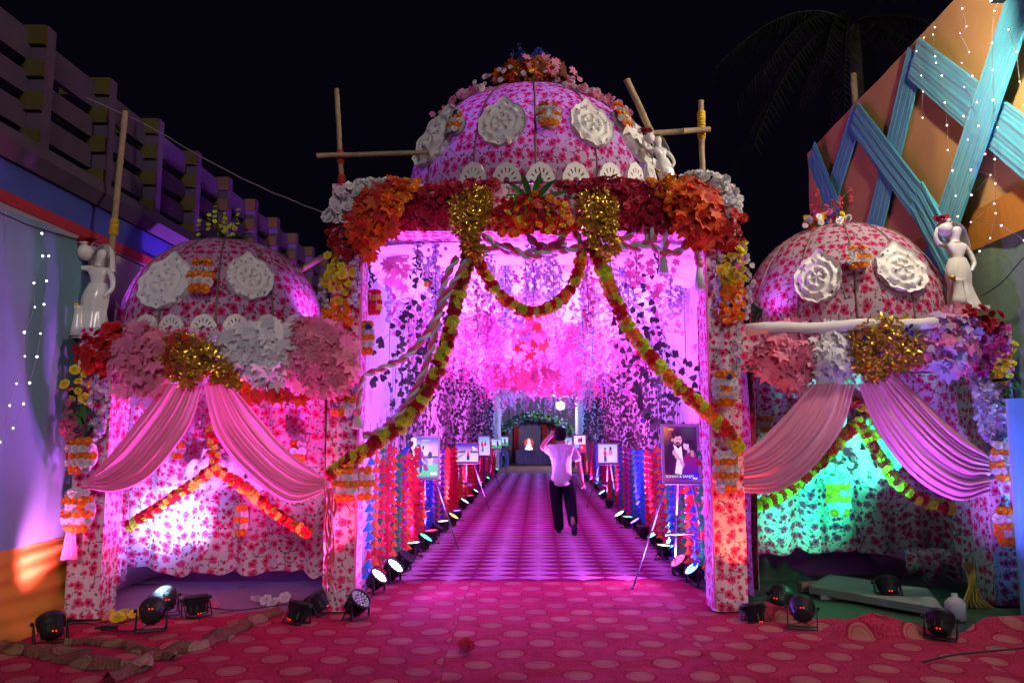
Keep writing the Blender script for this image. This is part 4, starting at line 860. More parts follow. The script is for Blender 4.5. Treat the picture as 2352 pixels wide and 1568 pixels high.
# ================================================================= SATIN SWAGS
def swag(label, up, lo, Y, folds, amp, seed, tail=None):
    A, _ = cat_path([W(*p, Y) for p in up], 61); B, _ = cat_path([W(*p, Y) for p in lo], 61); mb = MB(); rr = random.Random(seed)
    NV = folds*8
    def f(a, b):
        i = int(a*60+.5); p = A[i].lerp(B[i], b); wv = (A[i]-B[i]).length; am = amp*min(1, wv/.35)*(.6+.4*a)
        bb = b+.02*noise.noise(Vector((a*2, b*5, seed))); x = (bb*folds*1.25+.45*math.sin(bb*9+seed)+.25*math.sin(bb*23+seed*2)) % 1
        k = abs(math.sin(PI*x))**.75*am*(1+.4*noise.noise(Vector((b*8, a*1.5, seed)))); return p+Vector((0, -k-.10*math.sin(PI*a)*math.sin(PI*b*.8), 0))
    mb.grid(f, 60, NV); root = thing('satin_swag', A[0], label, 'drape', 'pink satin swags'); part('drape', (mb, M['pink_satin']), root)
    t = B[-1].lerp(A[-1], .5); mb = MB(); mb.lathe([(.02, -.035), (.045, -.01), (.045, .015), (.02, .035)], 10, c=tuple(t)); part('tie', (mb, M['pink_satin']), root)
    if tail:
        T = [W(*p, Y-.02) for p in tail]; mb = MB()
        mb.grid(lambda a, b: T[0].lerp(T[1], b)+Vector(((a-.5)*(.05+.10*b), -.02*math.sin(a*12+seed), 0)), 12, 8); part('tail', (mb, M['pink_satin']), root)
    return root
YS = YL-.12
swag('pink satin swag tied to the left, at the far left of the left arch', [(385, 880), (330, 955), (262, 1040), (202, 1100)], [(468, 888), (440, 985), (360, 1090), (280, 1128), (202, 1122)], YS, 7, .06, 1, [(165, 1200), (160, 1285)])
swag('pink satin swag of the left arch tied to the left pillar of the gate', [(530, 880), (590, 950), (660, 1030), (748, 1098)], [(470, 888), (505, 1000), (580, 1090), (670, 1152), (750, 1128)], YS, 7, .06, 2)
swag('salmon satin swag of the right arch tied to the right pillar of the gate', [(1862, 882), (1800, 955), (1750, 1005), (1700, 1045)], [(1962, 882), (1925, 985), (1850, 1080), (1775, 1128), (1698, 1130)], YR-.1, 8, .06, 3, [(1632, 1130), (1628, 1180)])
swag('pink satin swag turned violet, tied to the far right pillar', [(2060, 865), (2130, 930), (2195, 990), (2262, 1040)], [(1968, 882), (2010, 995), (2090, 1095), (2190, 1148), (2270, 1128)], YR-.1, 8, .06, 4, [(2330, 1100), (2338, 1180)])
# ribbons hanging from the knot on the left gate pillar
rb = thing('ribbon_bundle', W(752, 1150, YS), 'shiny pink and red ribbons hanging from the swag knot beside the left gate pillar', 'ribbons')
M['ribbon'] = simple('shiny_ribbon', (.7, .12, .16), .25, spec=.8)
for k in range(9):
    mb = MB(); x0 = 746+k*2.5; P, _ = cat_path([W(x0+R.uniform(-7, 8)*(j > 0), 1120+j*(40+4*(k % 3)), YS-.03-.02*(k % 3)) for j in range(6-(k % 2))], 24); mb.grid(lambda a, b: P[int(b*23+.01)]+Vector(((a-.5)*(.014+.01*(k % 2))*math.cos(b*9+k), (a-.5)*.02*math.sin(b*9+k), 0)), 1, 23); part('ribbon', (mb, M['ribbon']), rb)
# ================================================================= TWISTED ROPE SWAGS
def rope(label, pts, Y, r=.022, turns=30, tassel=None, knot=None, root=None, step=.034):
    P, L = cat_path([W(*p, Y) if len(p) == 2 else W(*p) for p in pts], 140); n = max(20, int(L/step)*2); P, L = cat_path(P[::5]+[P[-1]], n)
    root = root or thing('twisted_rope', P[0], label, 'rope', 'twisted pink and grey cloth ropes'); tw = L*turns
    for s, mt in ((0, 'rope_pink'), (PI, 'rope_grey')):
        Q = []
        for k, p in enumerate(P):
            t = (P[min(n-1, k+1)]-P[max(0, k-1)]).normalized(); f = Vector((0, -1, 0)); f = (f-t*f.dot(t)).normalized(); b = t.cross(f); a = tw*k/n+s
            Q.append(p+(f*math.cos(a)+b*math.sin(a))*r*.85)
        mb = MB(); mb.tube(Q, r, 7); part('strand', (mb, M[mt]), root)
    if tassel:
        for (u, v, h) in tassel:
            c = W(u, v, Y-.03); k = c.y/FPX; mb = MB(); mb.lathe([(.0, .03), (.035, .02), (.04, 0), (.03, -.03), (0, -.035)], 10, c=tuple(c)); part('knot', (mb, M['rope_pink']), root)
            mb = MB(); NS = 14
            for q in range(NS):
                a = 2*PI*q/NS; mb.tube([c+Vector((math.cos(a)*.015, math.sin(a)*.015, -.03)), c+Vector((math.cos(a)*.032, math.sin(a)*.032, -.03-h*k*.5)), c+Vector((math.cos(a)*.042, math.sin(a)*.042, -.03-h*k))], .009, 5)
            part('tassel', (mb, M['rope_grey']), root)
    return root
YR_ = YF-.09
rope('twisted rope swag left of the middle under the lintel', [(1110, 540), (1150, 570), (1195, 583), (1240, 575)], YR_, tassel=None)
rope('twisted rope swag crossing from the gold leaves to the middle under the lintel', [(1080, 558), (1110, 575), (1160, 565), (1215, 590), (1262, 575), (1300, 560)], YR_-.05)
rope('twisted rope loop rising to the bouquet under the lintel', [(1200, 520), (1225, 555), (1260, 570), (1300, 575), (1345, 560), (1375, 540)], YR_-.02)
rope('twisted rope strand from the bouquet down to the right gold leaves', [(1300, 515), (1290, 550), (1262, 568)], YR_+.03, tassel=None)
rope('twisted rope swag under the right gold leaves', [(1318, 530), (1345, 570), (1395, 582), (1440, 570), (1475, 560), (1500, 565)], YR_)
rope('twisted rope swag right of the gold leaves under the lintel', [(1405, 540), (1430, 565), (1470, 568), (1500, 550), (1490, 520)], YR_-.04)
rope('twisted rope loop hanging from the crimson carnations at the right', [(1470, 515), (1440, 545), (1400, 560)], YR_+.04)
rope('twisted rope swag with a grey tassel under the right of the lintel', [(1478, 515), (1495, 560), (1525, 580), (1565, 575), (1600, 530)], YR_, tassel=[(1523, 583, 40)])
rope('twisted rope loop beside the tasselled swag at the right', [(1525, 520), (1528, 550), (1526, 575)], YR_+.04)
rope('short upright twisted rope with a grey tassel beside the right gate pillar', [(1602, 530), (1606, 560), (1600, 580), (1606, 600)], YR_-.02, tassel=[(1606, 606, 55)])
rope('long twisted rope from the gold leaves down to the left gate pillar, the upper one', [(1085, 575), (1060, 620), (1025, 680), (985, 760), (930, 820), (880, 845), (838, 862)], YR_-.06, .02, 30)
rope('long twisted rope from the gold leaves down to the left gate pillar, the lower one', [(1050, 590), (1020, 650), (1000, 760), (970, 860), (920, 950), (870, 990), (835, 1000)], YR_-.02, .02, 30)
rope('twisted rope end with a grey tassel on the edge of the left gate pillar', [(838, 862), (828, 890), (824, 930), (822, 945)], YR_-.05, .016, 32, tassel=[(822, 945, 32)])
# ================================================================= TUNNEL
XA, XB, ZC, Y0, Y1 = -1.66, 2.14, 3.56, 7.86, 42
tn = thing('cloth_tunnel', (.5, Y0, 0), 'long white cloth tunnel behind the gate, walls and ceiling lit magenta', 'tunnel')
ysT = [Y0, 10.2, 12.6, 15, 18, 22, 27, 33, Y1]
for k, (a, b) in enumerate(zip(ysT, ysT[1:])):
    for x0, s in ((XA, 1), (XB, -1)):
        mb = MB(); mb.grid(lambda p, q: (wallx(x0, a+(b-a)*p)+s*.018*math.sin((a+(b-a)*p)*22+2*noise.noise(Vector((p*3, k, s))))*(1-.5*q)+s*.02*noise.noise(Vector((p*4, q*3, k))), a+(b-a)*p, (ZC-.12)*q), max(20, int((b-a)*14)), 8)
        part('wall_cloth', (mb, M['white_cloth']), tn)
    mb = MB(); mb.grid(lambda p, q: (wallx(XA+(XB-XA)*q, a+(b-a)*p), a+(b-a)*p, ZC-.14+.14*math.sin(PI*q)**.4+.015*noise.noise(Vector((p*9, q*2, k)))), max(16, int((b-a)*8)), 14); part('ceiling_cloth', (mb, M['white_cloth']), tn)
# leaf vines: strings with heart leaves in front of the walls
rl = random.Random(11)
def vine(x0, s, y, z0, z1, label, sag=0.0, near_=None):
    x = wallx(x0, y)+s*(.07+rl.uniform(0, .06)); root = thing('leaf_vine', (x, y, z1), label, 'leaf vine', 'dark leaf vines on the tunnel walls'); n = int((z1-z0)/(.1 if near_ is None else near_))
    mb = MB(); mb.tube([(x, y+sag*k/4, z1+(z0-z1)*k/4) for k in range(5)], .003, 3); part('string', (mb, M['green_wire']), root)
    for k in range(n):
        t = (k+rl.random()*.6)/n; p = Vector((x+rl.uniform(-.02, .02), y+sag*t+rl.uniform(-.04, .04), z1+(z0-z1)*t))
        part('leaf', HEART['blueleaf'] if rl.random() < .03 else HEART['darkleaf'], root, p, (Vector((s*1.0, -.45, .1))+Vector((rl.gauss(0, .35), rl.gauss(0, .35), rl.gauss(0, .25)))).normalized().to_track_quat('Z', 'Y') @ Quaternion((0, 0, 1), rl.gauss(0, .6)), rl.uniform(.065, .105))
NV_ = 26
for k in range(NV_):
    y = 9.55+k*.16; vine(XA, 1, y, 1.32, 1.9+min(1.4, k*.2), f'dark heart-leaf vine on the left tunnel wall, {ordn(k)} from the gate', near_=max(.1, .26-.02*k))
    vine(XB, -1, y+.15, 1.3, 1.75+min(1.45, k*.14), f'dark heart-leaf vine on the right tunnel wall, {ordn(k)} from the gate', near_=max(.1, .24-.02*k))
for k, (a, b) in enumerate((((985, 605, 9.3), (900, 950, 9.0)), ((1035, 640, 9.8), (930, 880, 9.3)), ((975, 610, 9.3), (862, 800, 8.9)), ((1100, 600, 10), (960, 800, 9.5)), ((1010, 650, 9.6), (890, 1000, 9.0)), ((945, 690, 9.2), (852, 890, 8.8)))):
    P, L = cat_path([W(*a), W((a[0]+b[0])/2+14, (a[1]+b[1])/2+14, (a[2]+b[2])/2), W(*b)], 22); root = thing('leaf_vine', P[0], f'loose slanting leaf vine across the left cloth wall, {ordn(k)} from the top', 'leaf vine', 'loose slanting leaf vines')
    mb = MB(); mb.tube(P, .003, 3); part('string', (mb, M['green_wire']), root)
    for p in P:
        if rl.random() < .8: part('leaf', HEART['darkleaf'], root, p+Vector((rl.gauss(0, .03), 0, rl.gauss(0, .03))), rnd_rot((0, -1, 0), .35, rl.uniform(2.3, 4)), rl.uniform(.07, .11))
for k, (a, b) in enumerate((((1440, 620, 9.6), (1570, 900, 8.9)), ((1450, 700, 9.6), (1610, 850, 8.8)), ((1420, 740, 10), (1560, 930, 9.1)), ((1400, 680, 10), (1510, 1000, 9.3)), ((1480, 640, 9.3), (1606, 900, 8.8)), ((1430, 800, 9.6), (1540, 1000, 9.1)))):
    P, L = cat_path([W(*a), W((a[0]+b[0])/2-14, (a[1]+b[1])/2+14, (a[2]+b[2])/2), W(*b)], 20); root = thing('leaf_vine', P[0], f'loose slanting leaf vine across the right cloth wall, {ordn(k)} from the top', 'leaf vine', 'loose slanting leaf vines')
    mb = MB(); mb.tube(P, .003, 3); part('string', (mb, M['green_wire']), root)
    for p in P:
        if rl.random() < .8: part('leaf', HEART['darkleaf'], root, p+Vector((rl.gauss(0, .03), 0, rl.gauss(0, .03))), rnd_rot((0, -1, 0), .35, rl.uniform(2.3, 4)), rl.uniform(.07, .11))
def stuff_mesh(name, items, mats):   # items: (base verts, faces, mat index, matrix4)
    V, F, MI = [], [], []; n = 0
    for bv, bf, mi, mt in items:
        A = bv@mt[:3, :3].T+mt[:3, 3]; V.append(A); F += [tuple(q+n for q in f) for f in bf]; MI += [mi]*len(bf); n += len(bv)
    me = bpy.data.meshes.new(name); me.from_pydata(np.concatenate(V).tolist(), [], F)
    for m_ in mats: me.materials.append(m_)
    me.polygons.foreach_set('material_index', MI); me.update(); return me
def base_of(me): return np.array([tuple(v.co) for v in me.vertices]), [tuple(p.vertices) for p in me.polygons]
def mat4(p, q, s):
    m = np.eye(4); m[:3, :3] = np.array(q.to_matrix())*s; m[:3, 3] = tuple(p); return m
HB = (np.array([(0, -.5, 0), (.38, 0, .1), (.2, .4, .05), (-.2, .4, .05), (-.38, 0, .1)]), [(0, 1, 2), (0, 2, 3), (0, 3, 4)])
for x0, s, nm in ((XA, 1, 'left'), (XB, -1, 'right')):
    it = []
    y = 9.55+NV_*.16
    while y < 32:
        x = wallx(x0, y)+s*.09
        for k in range(15):
            z = 1.3+rl.random()*1.95; q = (Vector((s, -.5, .1))+Vector((rl.gauss(0, .4), rl.gauss(0, .4), rl.gauss(0, .3)))).normalized().to_track_quat('Z', 'Y') @ Quaternion((0, 0, 1), rl.gauss(0, .6))
            it.append((*HB, 0, mat4((x+rl.uniform(-.03, .06), y+rl.uniform(-.08, .08), z), q, rl.uniform(.075, .12))))
        y += .16
    tag(obj('far_leaf_vines', stuff_mesh('far_leaf_vines', it, [LM['darkleaf']])), f'mass of dark leaf vines further down the {nm} tunnel wall', 'leaf vines', kind='stuff')
# pennant strings
PC = dict(red=simple('red_pennant', (.55, .01, .03), .7, trans=.2), orange=simple('orange_pennant', (.7, .13, .02), .7, trans=.2), green=simple('green_pennant', (.02, .3, .08), .7, trans=.2), blue=simple('blue_pennant', (.02, .08, .55), .7, trans=.2), sky=simple('sky_blue_pennant', (.02, .25, .7), .7, trans=.2))
def penn_mesh(c):
    mb = MB(); mb.v = [(-.5, -.35, 0), (.5, -.35, 0), (0, .45, 0), (0, -.3, .14), (-.25, .05, .03), (.25, .05, .03)]
    for f in ((0, 3, 4), (3, 1, 5), (3, 5, 2), (3, 2, 4)): mb.face(f)
    return mb.mesh('pennant_'+c, PC[c])
PM = {c: penn_mesh(c) for c in PC}
seqL = ['sky', 'orange', 'red', 'orange', 'green', 'red', 'green', 'red', 'orange', 'red', 'green', 'green', 'red', 'green', 'red', 'blue', 'blue', 'orange', 'orange', 'blue', 'red', 'blue', 'red', 'red', 'red', 'red', 'red', 'red', 'red', 'orange', 'red', 'orange']
seqR = ['orange', 'green', 'blue', 'green', 'red', 'orange', 'red', 'red', 'green', 'red', 'green', 'green', 'blue', 'red', 'blue', 'red', 'blue', 'green', 'red', 'blue', 'red', 'red', 'green', 'orange', 'red', 'blue', 'red', 'orange', 'green', 'red', 'red', 'blue']
cn = dict(sky='sky blue')
for x0, s, seq, nm in ((XA, 1, seqL, 'left'), (XB, -1, seqR, 'right')):
    for k, c in enumerate(seq):
        y = 8.62+k*.115; x = wallx(x0, y)+s*(.10+.05*(k % 3)); zt_ = 1.36+rl.uniform(-.12, .1)
        root = thing('pennant_string', (x, y, zt_), f'string of {cn.get(c, c)} paper pennants on the {nm} tunnel wall, {ordn(k)} from the gate', 'pennant string', 'paper pennant strings')
        mb = MB(); mb.tube([(x, y, 1.75), (x, y, .12)], .0025, 3); part('string', (mb, M['green_wire']), root)
        n = 13; sw = rl.uniform(-.3, .3)
        for j in range(n):
            z = zt_-j*.098; q = Vector((s*.75+rl.gauss(0, .25), -.9, .15+rl.gauss(0, .12))).normalized().to_track_quat('Z', 'Y') @ Quaternion((0, 0, 1), rl.gauss(0, .12))
            part('pennant', PM[c if rl.random() < .93 else 'red'], root, (x+rl.gauss(0, .008), y+rl.gauss(0, .01), z), q, rl.uniform(.105, .135))
    it = []; y = 8.62+len(seq)*.115; names = list(PC); pv = (np.array([(-.5, -.35, 0), (.5, -.35, 0), (0, .45, 0)]), [(0, 1, 2)]); run = 0; c = 0
    while y < 33:
        if run <= 0: c = rl.choices(range(5), (8, 3, 2.2, 3, .6))[0]; run = rl.randint(1, 5)
        run -= 1; x = wallx(x0, y)+s*(.08+.08*rl.random())
        for j in range(13):
            q = Vector((s*.75+rl.gauss(0, .2), -.9, .1)).normalized().to_track_quat('Z', 'Y'); it.append((*pv, c, mat4((x, y+rl.uniform(-.03, .03), 1.32-j*.098), q, .11)))
        y += .115
    tag(obj('far_pennants', stuff_mesh('far_pennants', it, [PC[c_] for c_ in names])), f'rows of paper pennants further down the {nm} tunnel wall', 'pennants', kind='stuff')
# ceiling blossoms
WG = 'hanging blossom strands under the tunnel ceiling'
wl = [(960, 505, 620, 'white'), (985, 480, 640, 'white'), (1012, 480, 690, 'purple'), (1034, 500, 640, 'purple'), (1000, 560, 770, 'purple'), (1130, 545, 690, 'white'), (1160, 560, 760, 'purple'), (1190, 550, 650, 'magenta'), (1225, 560, 690, 'purple'), (1255, 560, 660, 'white'), (1285, 560, 700, 'purple'), (1310, 560, 650, 'white'), (1350, 590, 760, 'pink'), (1400, 520, 680, 'white'), (1425, 530, 700, 'purple'), (1445, 540, 720, 'white'), (1460, 550, 650, 'pink'), (1540, 600, 720, 'purple'), (1560, 600, 700, 'purple'), (1122, 590, 800, 'magenta'), (1095, 640, 780, 'pink'), (1340, 640, 850, 'white'), (1365, 660, 870, 'white'), (1145, 560, 700, 'white'), (1270, 560, 720, 'white'), (1208, 560, 700, 'white')]
for k, (u, v0, v1, c) in enumerate(wl):
    Y = 7.95+.55*(k % 4)+(.8 if v0 > 590 else 0); n = max(20, int((v1-v0)*Y/FPX/.0085))
    pts = [(u+R.uniform(-6, 6)*j/3, v0+(v1-v0)*j/3) for j in range(4)]
    strand(f'{dict(white="white", purple="lilac", magenta="magenta", pink="pink")[c]} blossom strand hanging in the gate opening, {ordn(k)} in the row', pts, Y, n, [TUFT[c], TUFT[c], TUFT['white'] if c == 'purple' else TUFT[c]], .042, WG, jit=.04)
it = []
tv, tf = base_of(TUFT['pink']); tv = tv[:18]; tf = [f for f in tf if max(f) < 18]
mats_ = [TUFT[k].materials[0] for k in ('pink', 'white', 'magenta', 'purple')]
y = 9.2
while y < 33:
    for q in range(12):
        x = wallx(XA+.12+rl.random()*(XB-XA-.24), y); cx = (XA+XB)/2+DR*(y-7.5); ed = abs(x-cx)/1.9
        L = rl.uniform(.25, .75)+(.35 if rl.random() < .25 else 0) + .35*ed; mi = rl.choices(range(4), (4, 4, 1, 3) if y < 12.5 else (6, 3, 3, 1))[0]; yy = y+rl.uniform(-.2, .2); n = int(L/.045)
        if y < 11 and ed < .55: L *= .5; n = int(n*.5)
        for j in range(n): it.append((tv, tf, mi, mat4((x+rl.gauss(0, .03), yy+rl.gauss(0, .03), ZC-.05-j*.045), rnd_rot((0, -1, -.3), .7), .085)))
    y += .42 if y < 20 else .8
tag(obj('ceiling_blossoms', stuff_mesh('ceiling_blossoms', it, mats_)), 'dense curtain of pink and lilac blossoms under the whole tunnel ceiling', 'blossoms', kind='stuff')
# maple bunches in the throat of the tunnel
for lab, u, v, Y, rx, ry, n, keys in (('big pink maple leaf bunch hanging left of the middle under the tunnel ceiling', 1110, 740, 13, 60, 60, 60, ['pinkleaf']), ('coral maple leaf bunch hanging below the looped garland', 1215, 770, 12.5, 45, 50, 50, ['pinkleaf', 'pinkleaf', 'redleaf', 'lilacleaf']),
      ('wide pink maple leaf bunch lower in the middle of the tunnel ceiling', 1200, 850, 17, 85, 40, 90, ['pinkleaf']), ('pink maple leaf bunch hanging at the right of the tunnel ceiling', 1330, 790, 14, 55, 55, 60, ['pinkleaf']), ('pink maple leaf bunch far down the middle of the tunnel ceiling', 1260, 880, 21, 70, 25, 60, ['pinkleaf']),
      ('pale pink maple leaf bunch high behind the looped garland', 1230, 670, 11, 60, 35, 40, ['pinkleaf', 'whiteleaf']), ('pink maple leaves far down the left of the tunnel ceiling', 1140, 860, 20, 40, 30, 40, ['pinkleaf'])):
    cluster('leaf_bunch', lab, 'leaf bunch', 'maple leaf bunches under the tunnel ceiling', ell(u, v, rx, ry), n, 8, Y, [MAP[k] for k in keys], .2, 'leaf', down=True, depth=.5, bulge=.3)
cluster('leaf_bunch', 'translucent pink maple leaf spray hanging on the upper left cloth wall', 'leaf bunch', None, [(885, 570), (935, 575), (930, 660), (890, 650)], 16, 13, 8.4, [MAP['pinkleaf']], .12, 'leaf', down=True)
cluster('leaf_bunch', 'translucent pink maple leaf spray hanging on the upper right cloth wall', 'leaf bunch', None, [(1440, 600), (1560, 590), (1540, 640), (1500, 690), (1450, 650)], 14, 18, 8.4, [MAP['pinkleaf']], .11, 'leaf', down=True)
for k, (u, v0, v1) in enumerate(((848, 590, 660), (955, 580, 640), (1110, 535, 590), (1165, 530, 580), (1225, 540, 590), (1362, 545, 600), (1400, 545, 590), (1510, 560, 630))):
    P = [W(u, v0, 8.0), W(u+3, (v0+v1)/2, 8.0), W(u, v1, 8.0)]; root = thing('leaf_spray', P[0], f'small dark green leaf spray under the lintel, {ordn(k)} from the left', 'leaf spray', 'small green sprays under the lintel')
    mb = MB(); mb.tube(P, .004, 4); part('stem', (mb, M['green_wire']), root)
    for j in range(14): part('leaf', BLADE['darkleaf' if j % 4 else 'greenleaf'], root, P[0].lerp(P[2], j/14)+Vector((R.uniform(-.06, .06), 0, 0)), rnd_rot((0, -1, 0), .4), .085)
# ================================================================= STAGE AT THE FAR END
st = thing('stage_backdrop', (2.1, 46, 0), 'distant stage backdrop with a dim arch at the end of the tunnel', 'stage')
M['stage_haze'] = simple('stage_haze', (.3, .26, .55), .9, var=.4, scale=1); M['stage_violet'] = simple('violet_drape', (.4, .3, .75), .8, var=.3, scale=1.5); M['stage_red'] = simple('red_drape', (.5, .03, .06), .8, var=.3, scale=2)  # back wall and violet drapes lightened to blue-violet to imitate far haze
XC = 1.35
mb = MB(); mb.box((XC, 48.2, 2.5), (12, .1, 5)); part('back_wall', (mb, M['stage_haze']), st)
mb = MB(); mb.grid(lambda a, b: (XC-1.5+3*a, 47.9+.05*math.sin(a*60), 2.3+.9*b), 80, 3); part('valance', (mb, M['stage_violet']), st)
for x in (XC-1.7, XC-1.1, XC+1.1, XC+1.7, XC+.6):
    mb = MB(); mb.grid(lambda a, b: (x-.15+.3*a, 47.8+.05*math.sin(a*30), .1+2.2*b), 12, 3); part('red_drape', (mb, M['stage_red']), st)
mb = MB(); mb.tube([(XC+2.3*math.cos(t), 47.0, .9+1.9*math.sin(t)) for t in np.linspace(0, PI, 24)], .16, 8); part('arch', (mb, LM['greenleaf']), st)
for kx in range(4):
    for kz in range(2):
        mb = MB(); mb.box((XC-.75+kx*.4, 48.1, 2.15+kz*.42), (.3, .04, .32)); part('panel', (mb, M['stage_violet']), st)
tb = thing('table', (XC, 44, 0), 'white cloth-covered table at the far end of the tunnel', 'table')
mb = MB(); mb.grid(lambda a, b: (XC-1.15+2.1*a, 43.9+.03*math.sin(a*70)*(1-b), .03+.74*b), 120, 4); mb.quad([(XC-1.15, 43.9, .77), (XC+.95, 43.9, .77), (XC+.95, 44.7, .77), (XC-1.15, 44.7, .77)]); part('table_cloth', (mb, simple('lilac_table_cloth', (.4, .36, .6), .8)), tb)
idl = thing('seated_idol', (XC-.42, 44.2, .78), 'small self-glowing red and white seated figure on the far table', 'figurine')
ig, igr = emis('glowing_white_figure', (1, .7, .8), 1.3), emis('glowing_red_halo', (1, .1, .14), .6)  # figure and halo emit light themselves, in place of light falling on them
mb = MB(); mb.lathe([(0, 0), (.2, .02), (.23, .09), (.13, .2), (.14, .3), (.07, .37), (.1, .44), (.08, .52), (.03, .6), (0, .62)], 12, c=(XC-.42, 44.2, .78)); part('body', (mb, ig), idl)
mb = MB(); mb.lathe([(0, -.03), (.27, -.03), (.27, .03), (0, .03)], 20, c=(XC-.42, 44.5, 1.18), rot=Matrix.Rotation(PI/2, 3, 'X')); part('halo', (mb, igr), idl)
ft = thing('stage_trees', (0, 38, 0), 'leafy garland arch framing the far end of the tunnel', 'leaf arch')
it = []
for k in range(1500):
    t = rl.random(); a = t*PI; r = 2.1+rl.gauss(0, .22); x = XC-.1+r*1.0*math.cos(a); z = .75+1.95*math.sin(a) + (rl.uniform(-.9, .2) if math.sin(a) < .6 else rl.uniform(-.3, .1))
    it.append((*HB, rl.choices((0, 1, 2), (5, 3, 2))[0], mat4((x, 41+rl.uniform(-.5, .5), max(.1, z)), rnd_rot((0, -1, 0), .6), .16)))
tag(part('foliage', stuff_mesh('foliage', it, [LM['greenleaf'], LM['darkleaf'], LM['lilacleaf']]), ft), kind='stuff')

# ================================================================= STAGE LAMPS
M['led_off'] = simple('unlit_led', (.6, .65, .7), .2, spec=.8); M['digit'] = emis('red_digits', (1, .03, .01), 4)
EM = {}
def lens_mat(c, s=7):
    k = (c, s)
    if k not in EM: EM[k] = emis('led_light', c, s)
    return EM[k]
def lathe_mesh(name, prof, mat, n=20, **k): mb = MB(); mb.lathe(prof, n, **k); return mb.mesh(name, mat)
PAR_BODY = lathe_mesh('housing', [(0, -.13), (.055, -.13), (.075, -.115), (.088, -.05), (.1, -.045), (.1, .0), (.106, .0), (.106, .035), (.094, .035), (.094, .012), (0, .012)], M['black'])
mb = MB()
for r_, n_ in ((0, 1), (.032, 6), (.062, 12), (.082, 17)):
    for k in range(n_):
        a = 2*PI*k/n_; mb.lathe([(.0125, .013), (.011, .02), (.005, .024), (0, .0245)], 6, c=(math.cos(a)*r_, math.sin(a)*r_, 0))
LEDS = mb
mb = MB()
for k in range(2): mb.box((-.012+.024*k, -.07, -.128), (.007, .005, .006))
PAR_DIG = mb.mesh('digits', M['digit'])
mb = MB()
for k in range(10): a = 2*PI*k/10; mb.box((math.cos(a)*.08, math.sin(a)*.08, -.085), (.012, .012, .06), Matrix.Rotation(a, 3, 'Z'))
PAR_FIN = mb.mesh('fins', M['black'])
LEDM = {}
def par(label, pos, aim, col=None, power=0, angle=55, blend=.7, show=None, scale=1.0, yaw=None, st=7, grp='LED stage lamps', zb=.012):
    """pos: lamp head centre on its stand; aim: direction of the beam"""
    pos = Vector(pos); d = Vector(aim).normalized(); base = Vector((pos.x, pos.y, zb)); root = thing('stage_lamp', base, label, 'stage lamp', grp)
    q = d.to_track_quat('Z', 'X')
    # the lamp tilts about the horizontal axis across its beam
    h = Vector((d.x, d.y, 0)); h = h.normalized() if h.length > .01 else Vector((0, 1, 0)); ax = Vector((h.y, -h.x, 0)); Rm = Matrix((ax, d.cross(ax), d)).transposed(); q = Rm.to_quaternion()
    hs = part('housing', PAR_BODY, root, pos, q, scale); tag(part('fins', PAR_FIN, root, pos, q, scale), kind='stuff')
    c = show or col
    key = (c, st)
    if key not in LEDM: LEDM[key] = LEDS.mesh('led_array', lens_mat(c, st) if c else M['led_off'])
    obj('led_array', LEDM[key], hs, (0, 0, 0)); obj('digits', PAR_DIG, hs, (0, 0, 0))
    mb = MB(); zf = base.z; hh = pos.z-zf; w_ = .118*scale
    for s in (-1, 1):       # two U-shaped brackets: one carries the lamp, one is the stand
        mb.box(tuple(pos+ax*s*w_-Vector((0, 0, hh/2-.01))+h*.015), (.006, .022, hh), Matrix((ax, h, Vector((0, 0, 1)))).transposed())
    mb.box(tuple(base+h*.015+Vector((0, 0, .006))), (w_*2, .03, .006), Matrix((ax, h, Vector((0, 0, 1)))).transposed())
    mb.box(tuple(base-h*.09+Vector((0, 0, .006))), (w_*2, .03, .006), Matrix((ax, h, Vector((0, 0, 1)))).transposed())
    for s in (-1, 1): mb.tube([pos+ax*s*w_, base-h*.09+ax*s*w_*.98+Vector((0, 0, .008))], .006, 5)
    part('bracket', (mb, M['black']), root)
    mb = MB()
    for s in (-1, 1): mb.lathe([(.0, -.012), (.016, -.012), (.016, .012), (0, .012)], 8, c=tuple(pos+ax*s*(w_+.012)), rot=ax.to_track_quat('Z', 'Y').to_matrix())
    tag(part('knobs', (mb, M['black']), root), kind='stuff')
    if col and power:
        ld = bpy.data.lights.new('lamp_beam', 'SPOT'); ld.energy = power; ld.color = col; ld.spot_size = math.radians(angle); ld.spot_blend = blend; ld.shadow_soft_size = .05
        lo = bpy.data.objects.new('lamp_beam', ld); COL.objects.link(lo); lo.parent = root; lo.location = pos+d*.06*scale-ORI[root.name]; lo.rotation_mode = 'QUATERNION'; lo.rotation_quaternion = (-d).to_track_quat('Z', 'Y')
    return root
# the two rows inside the tunnel
MAG, VIO, WHT, BLU, GRN, RED, CYN, ORG, LIM = (.9, .12, 1), (.36, .12, 1), (.85, .8, 1), (.1, .3, 1), (.05, 1, .4), (1, .03, .12), (.15, .8, 1), (1, .25, .05), (.7, 1, .1)
PW = 1.0
rowL = [(868, 1325, WHT, VIO, 'white'), (905, 1302, WHT, VIO, 'white'), (932, 1280, None, MAG, 'dark-faced'), (950, 1250, WHT, MAG, 'white'), (976, 1237, GRN, VIO, 'green'), (990, 1222, RED, MAG, 'red'), (1004, 1210, None, VIO, 'dark'), (1018, 1200, WHT, MAG, 'white'), (1040, 1187, ORG, MAG, 'orange'), (1050, 1175, VIO, MAG, 'violet'), (1066, 1152, WHT, MAG, 'white'), (1080, 1140, RED, VIO, 'red'), (1092, 1128, WHT, MAG, 'bright white'), (1104, 1110, WHT, VIO, 'white'), (1118, 1097, GRN, BLU, 'green'), (1126, 1088, WHT, MAG, 'white'), (1140, 1078, CYN, BLU, 'cyan'), (1152, 1066, CYN, BLU, 'cyan')]
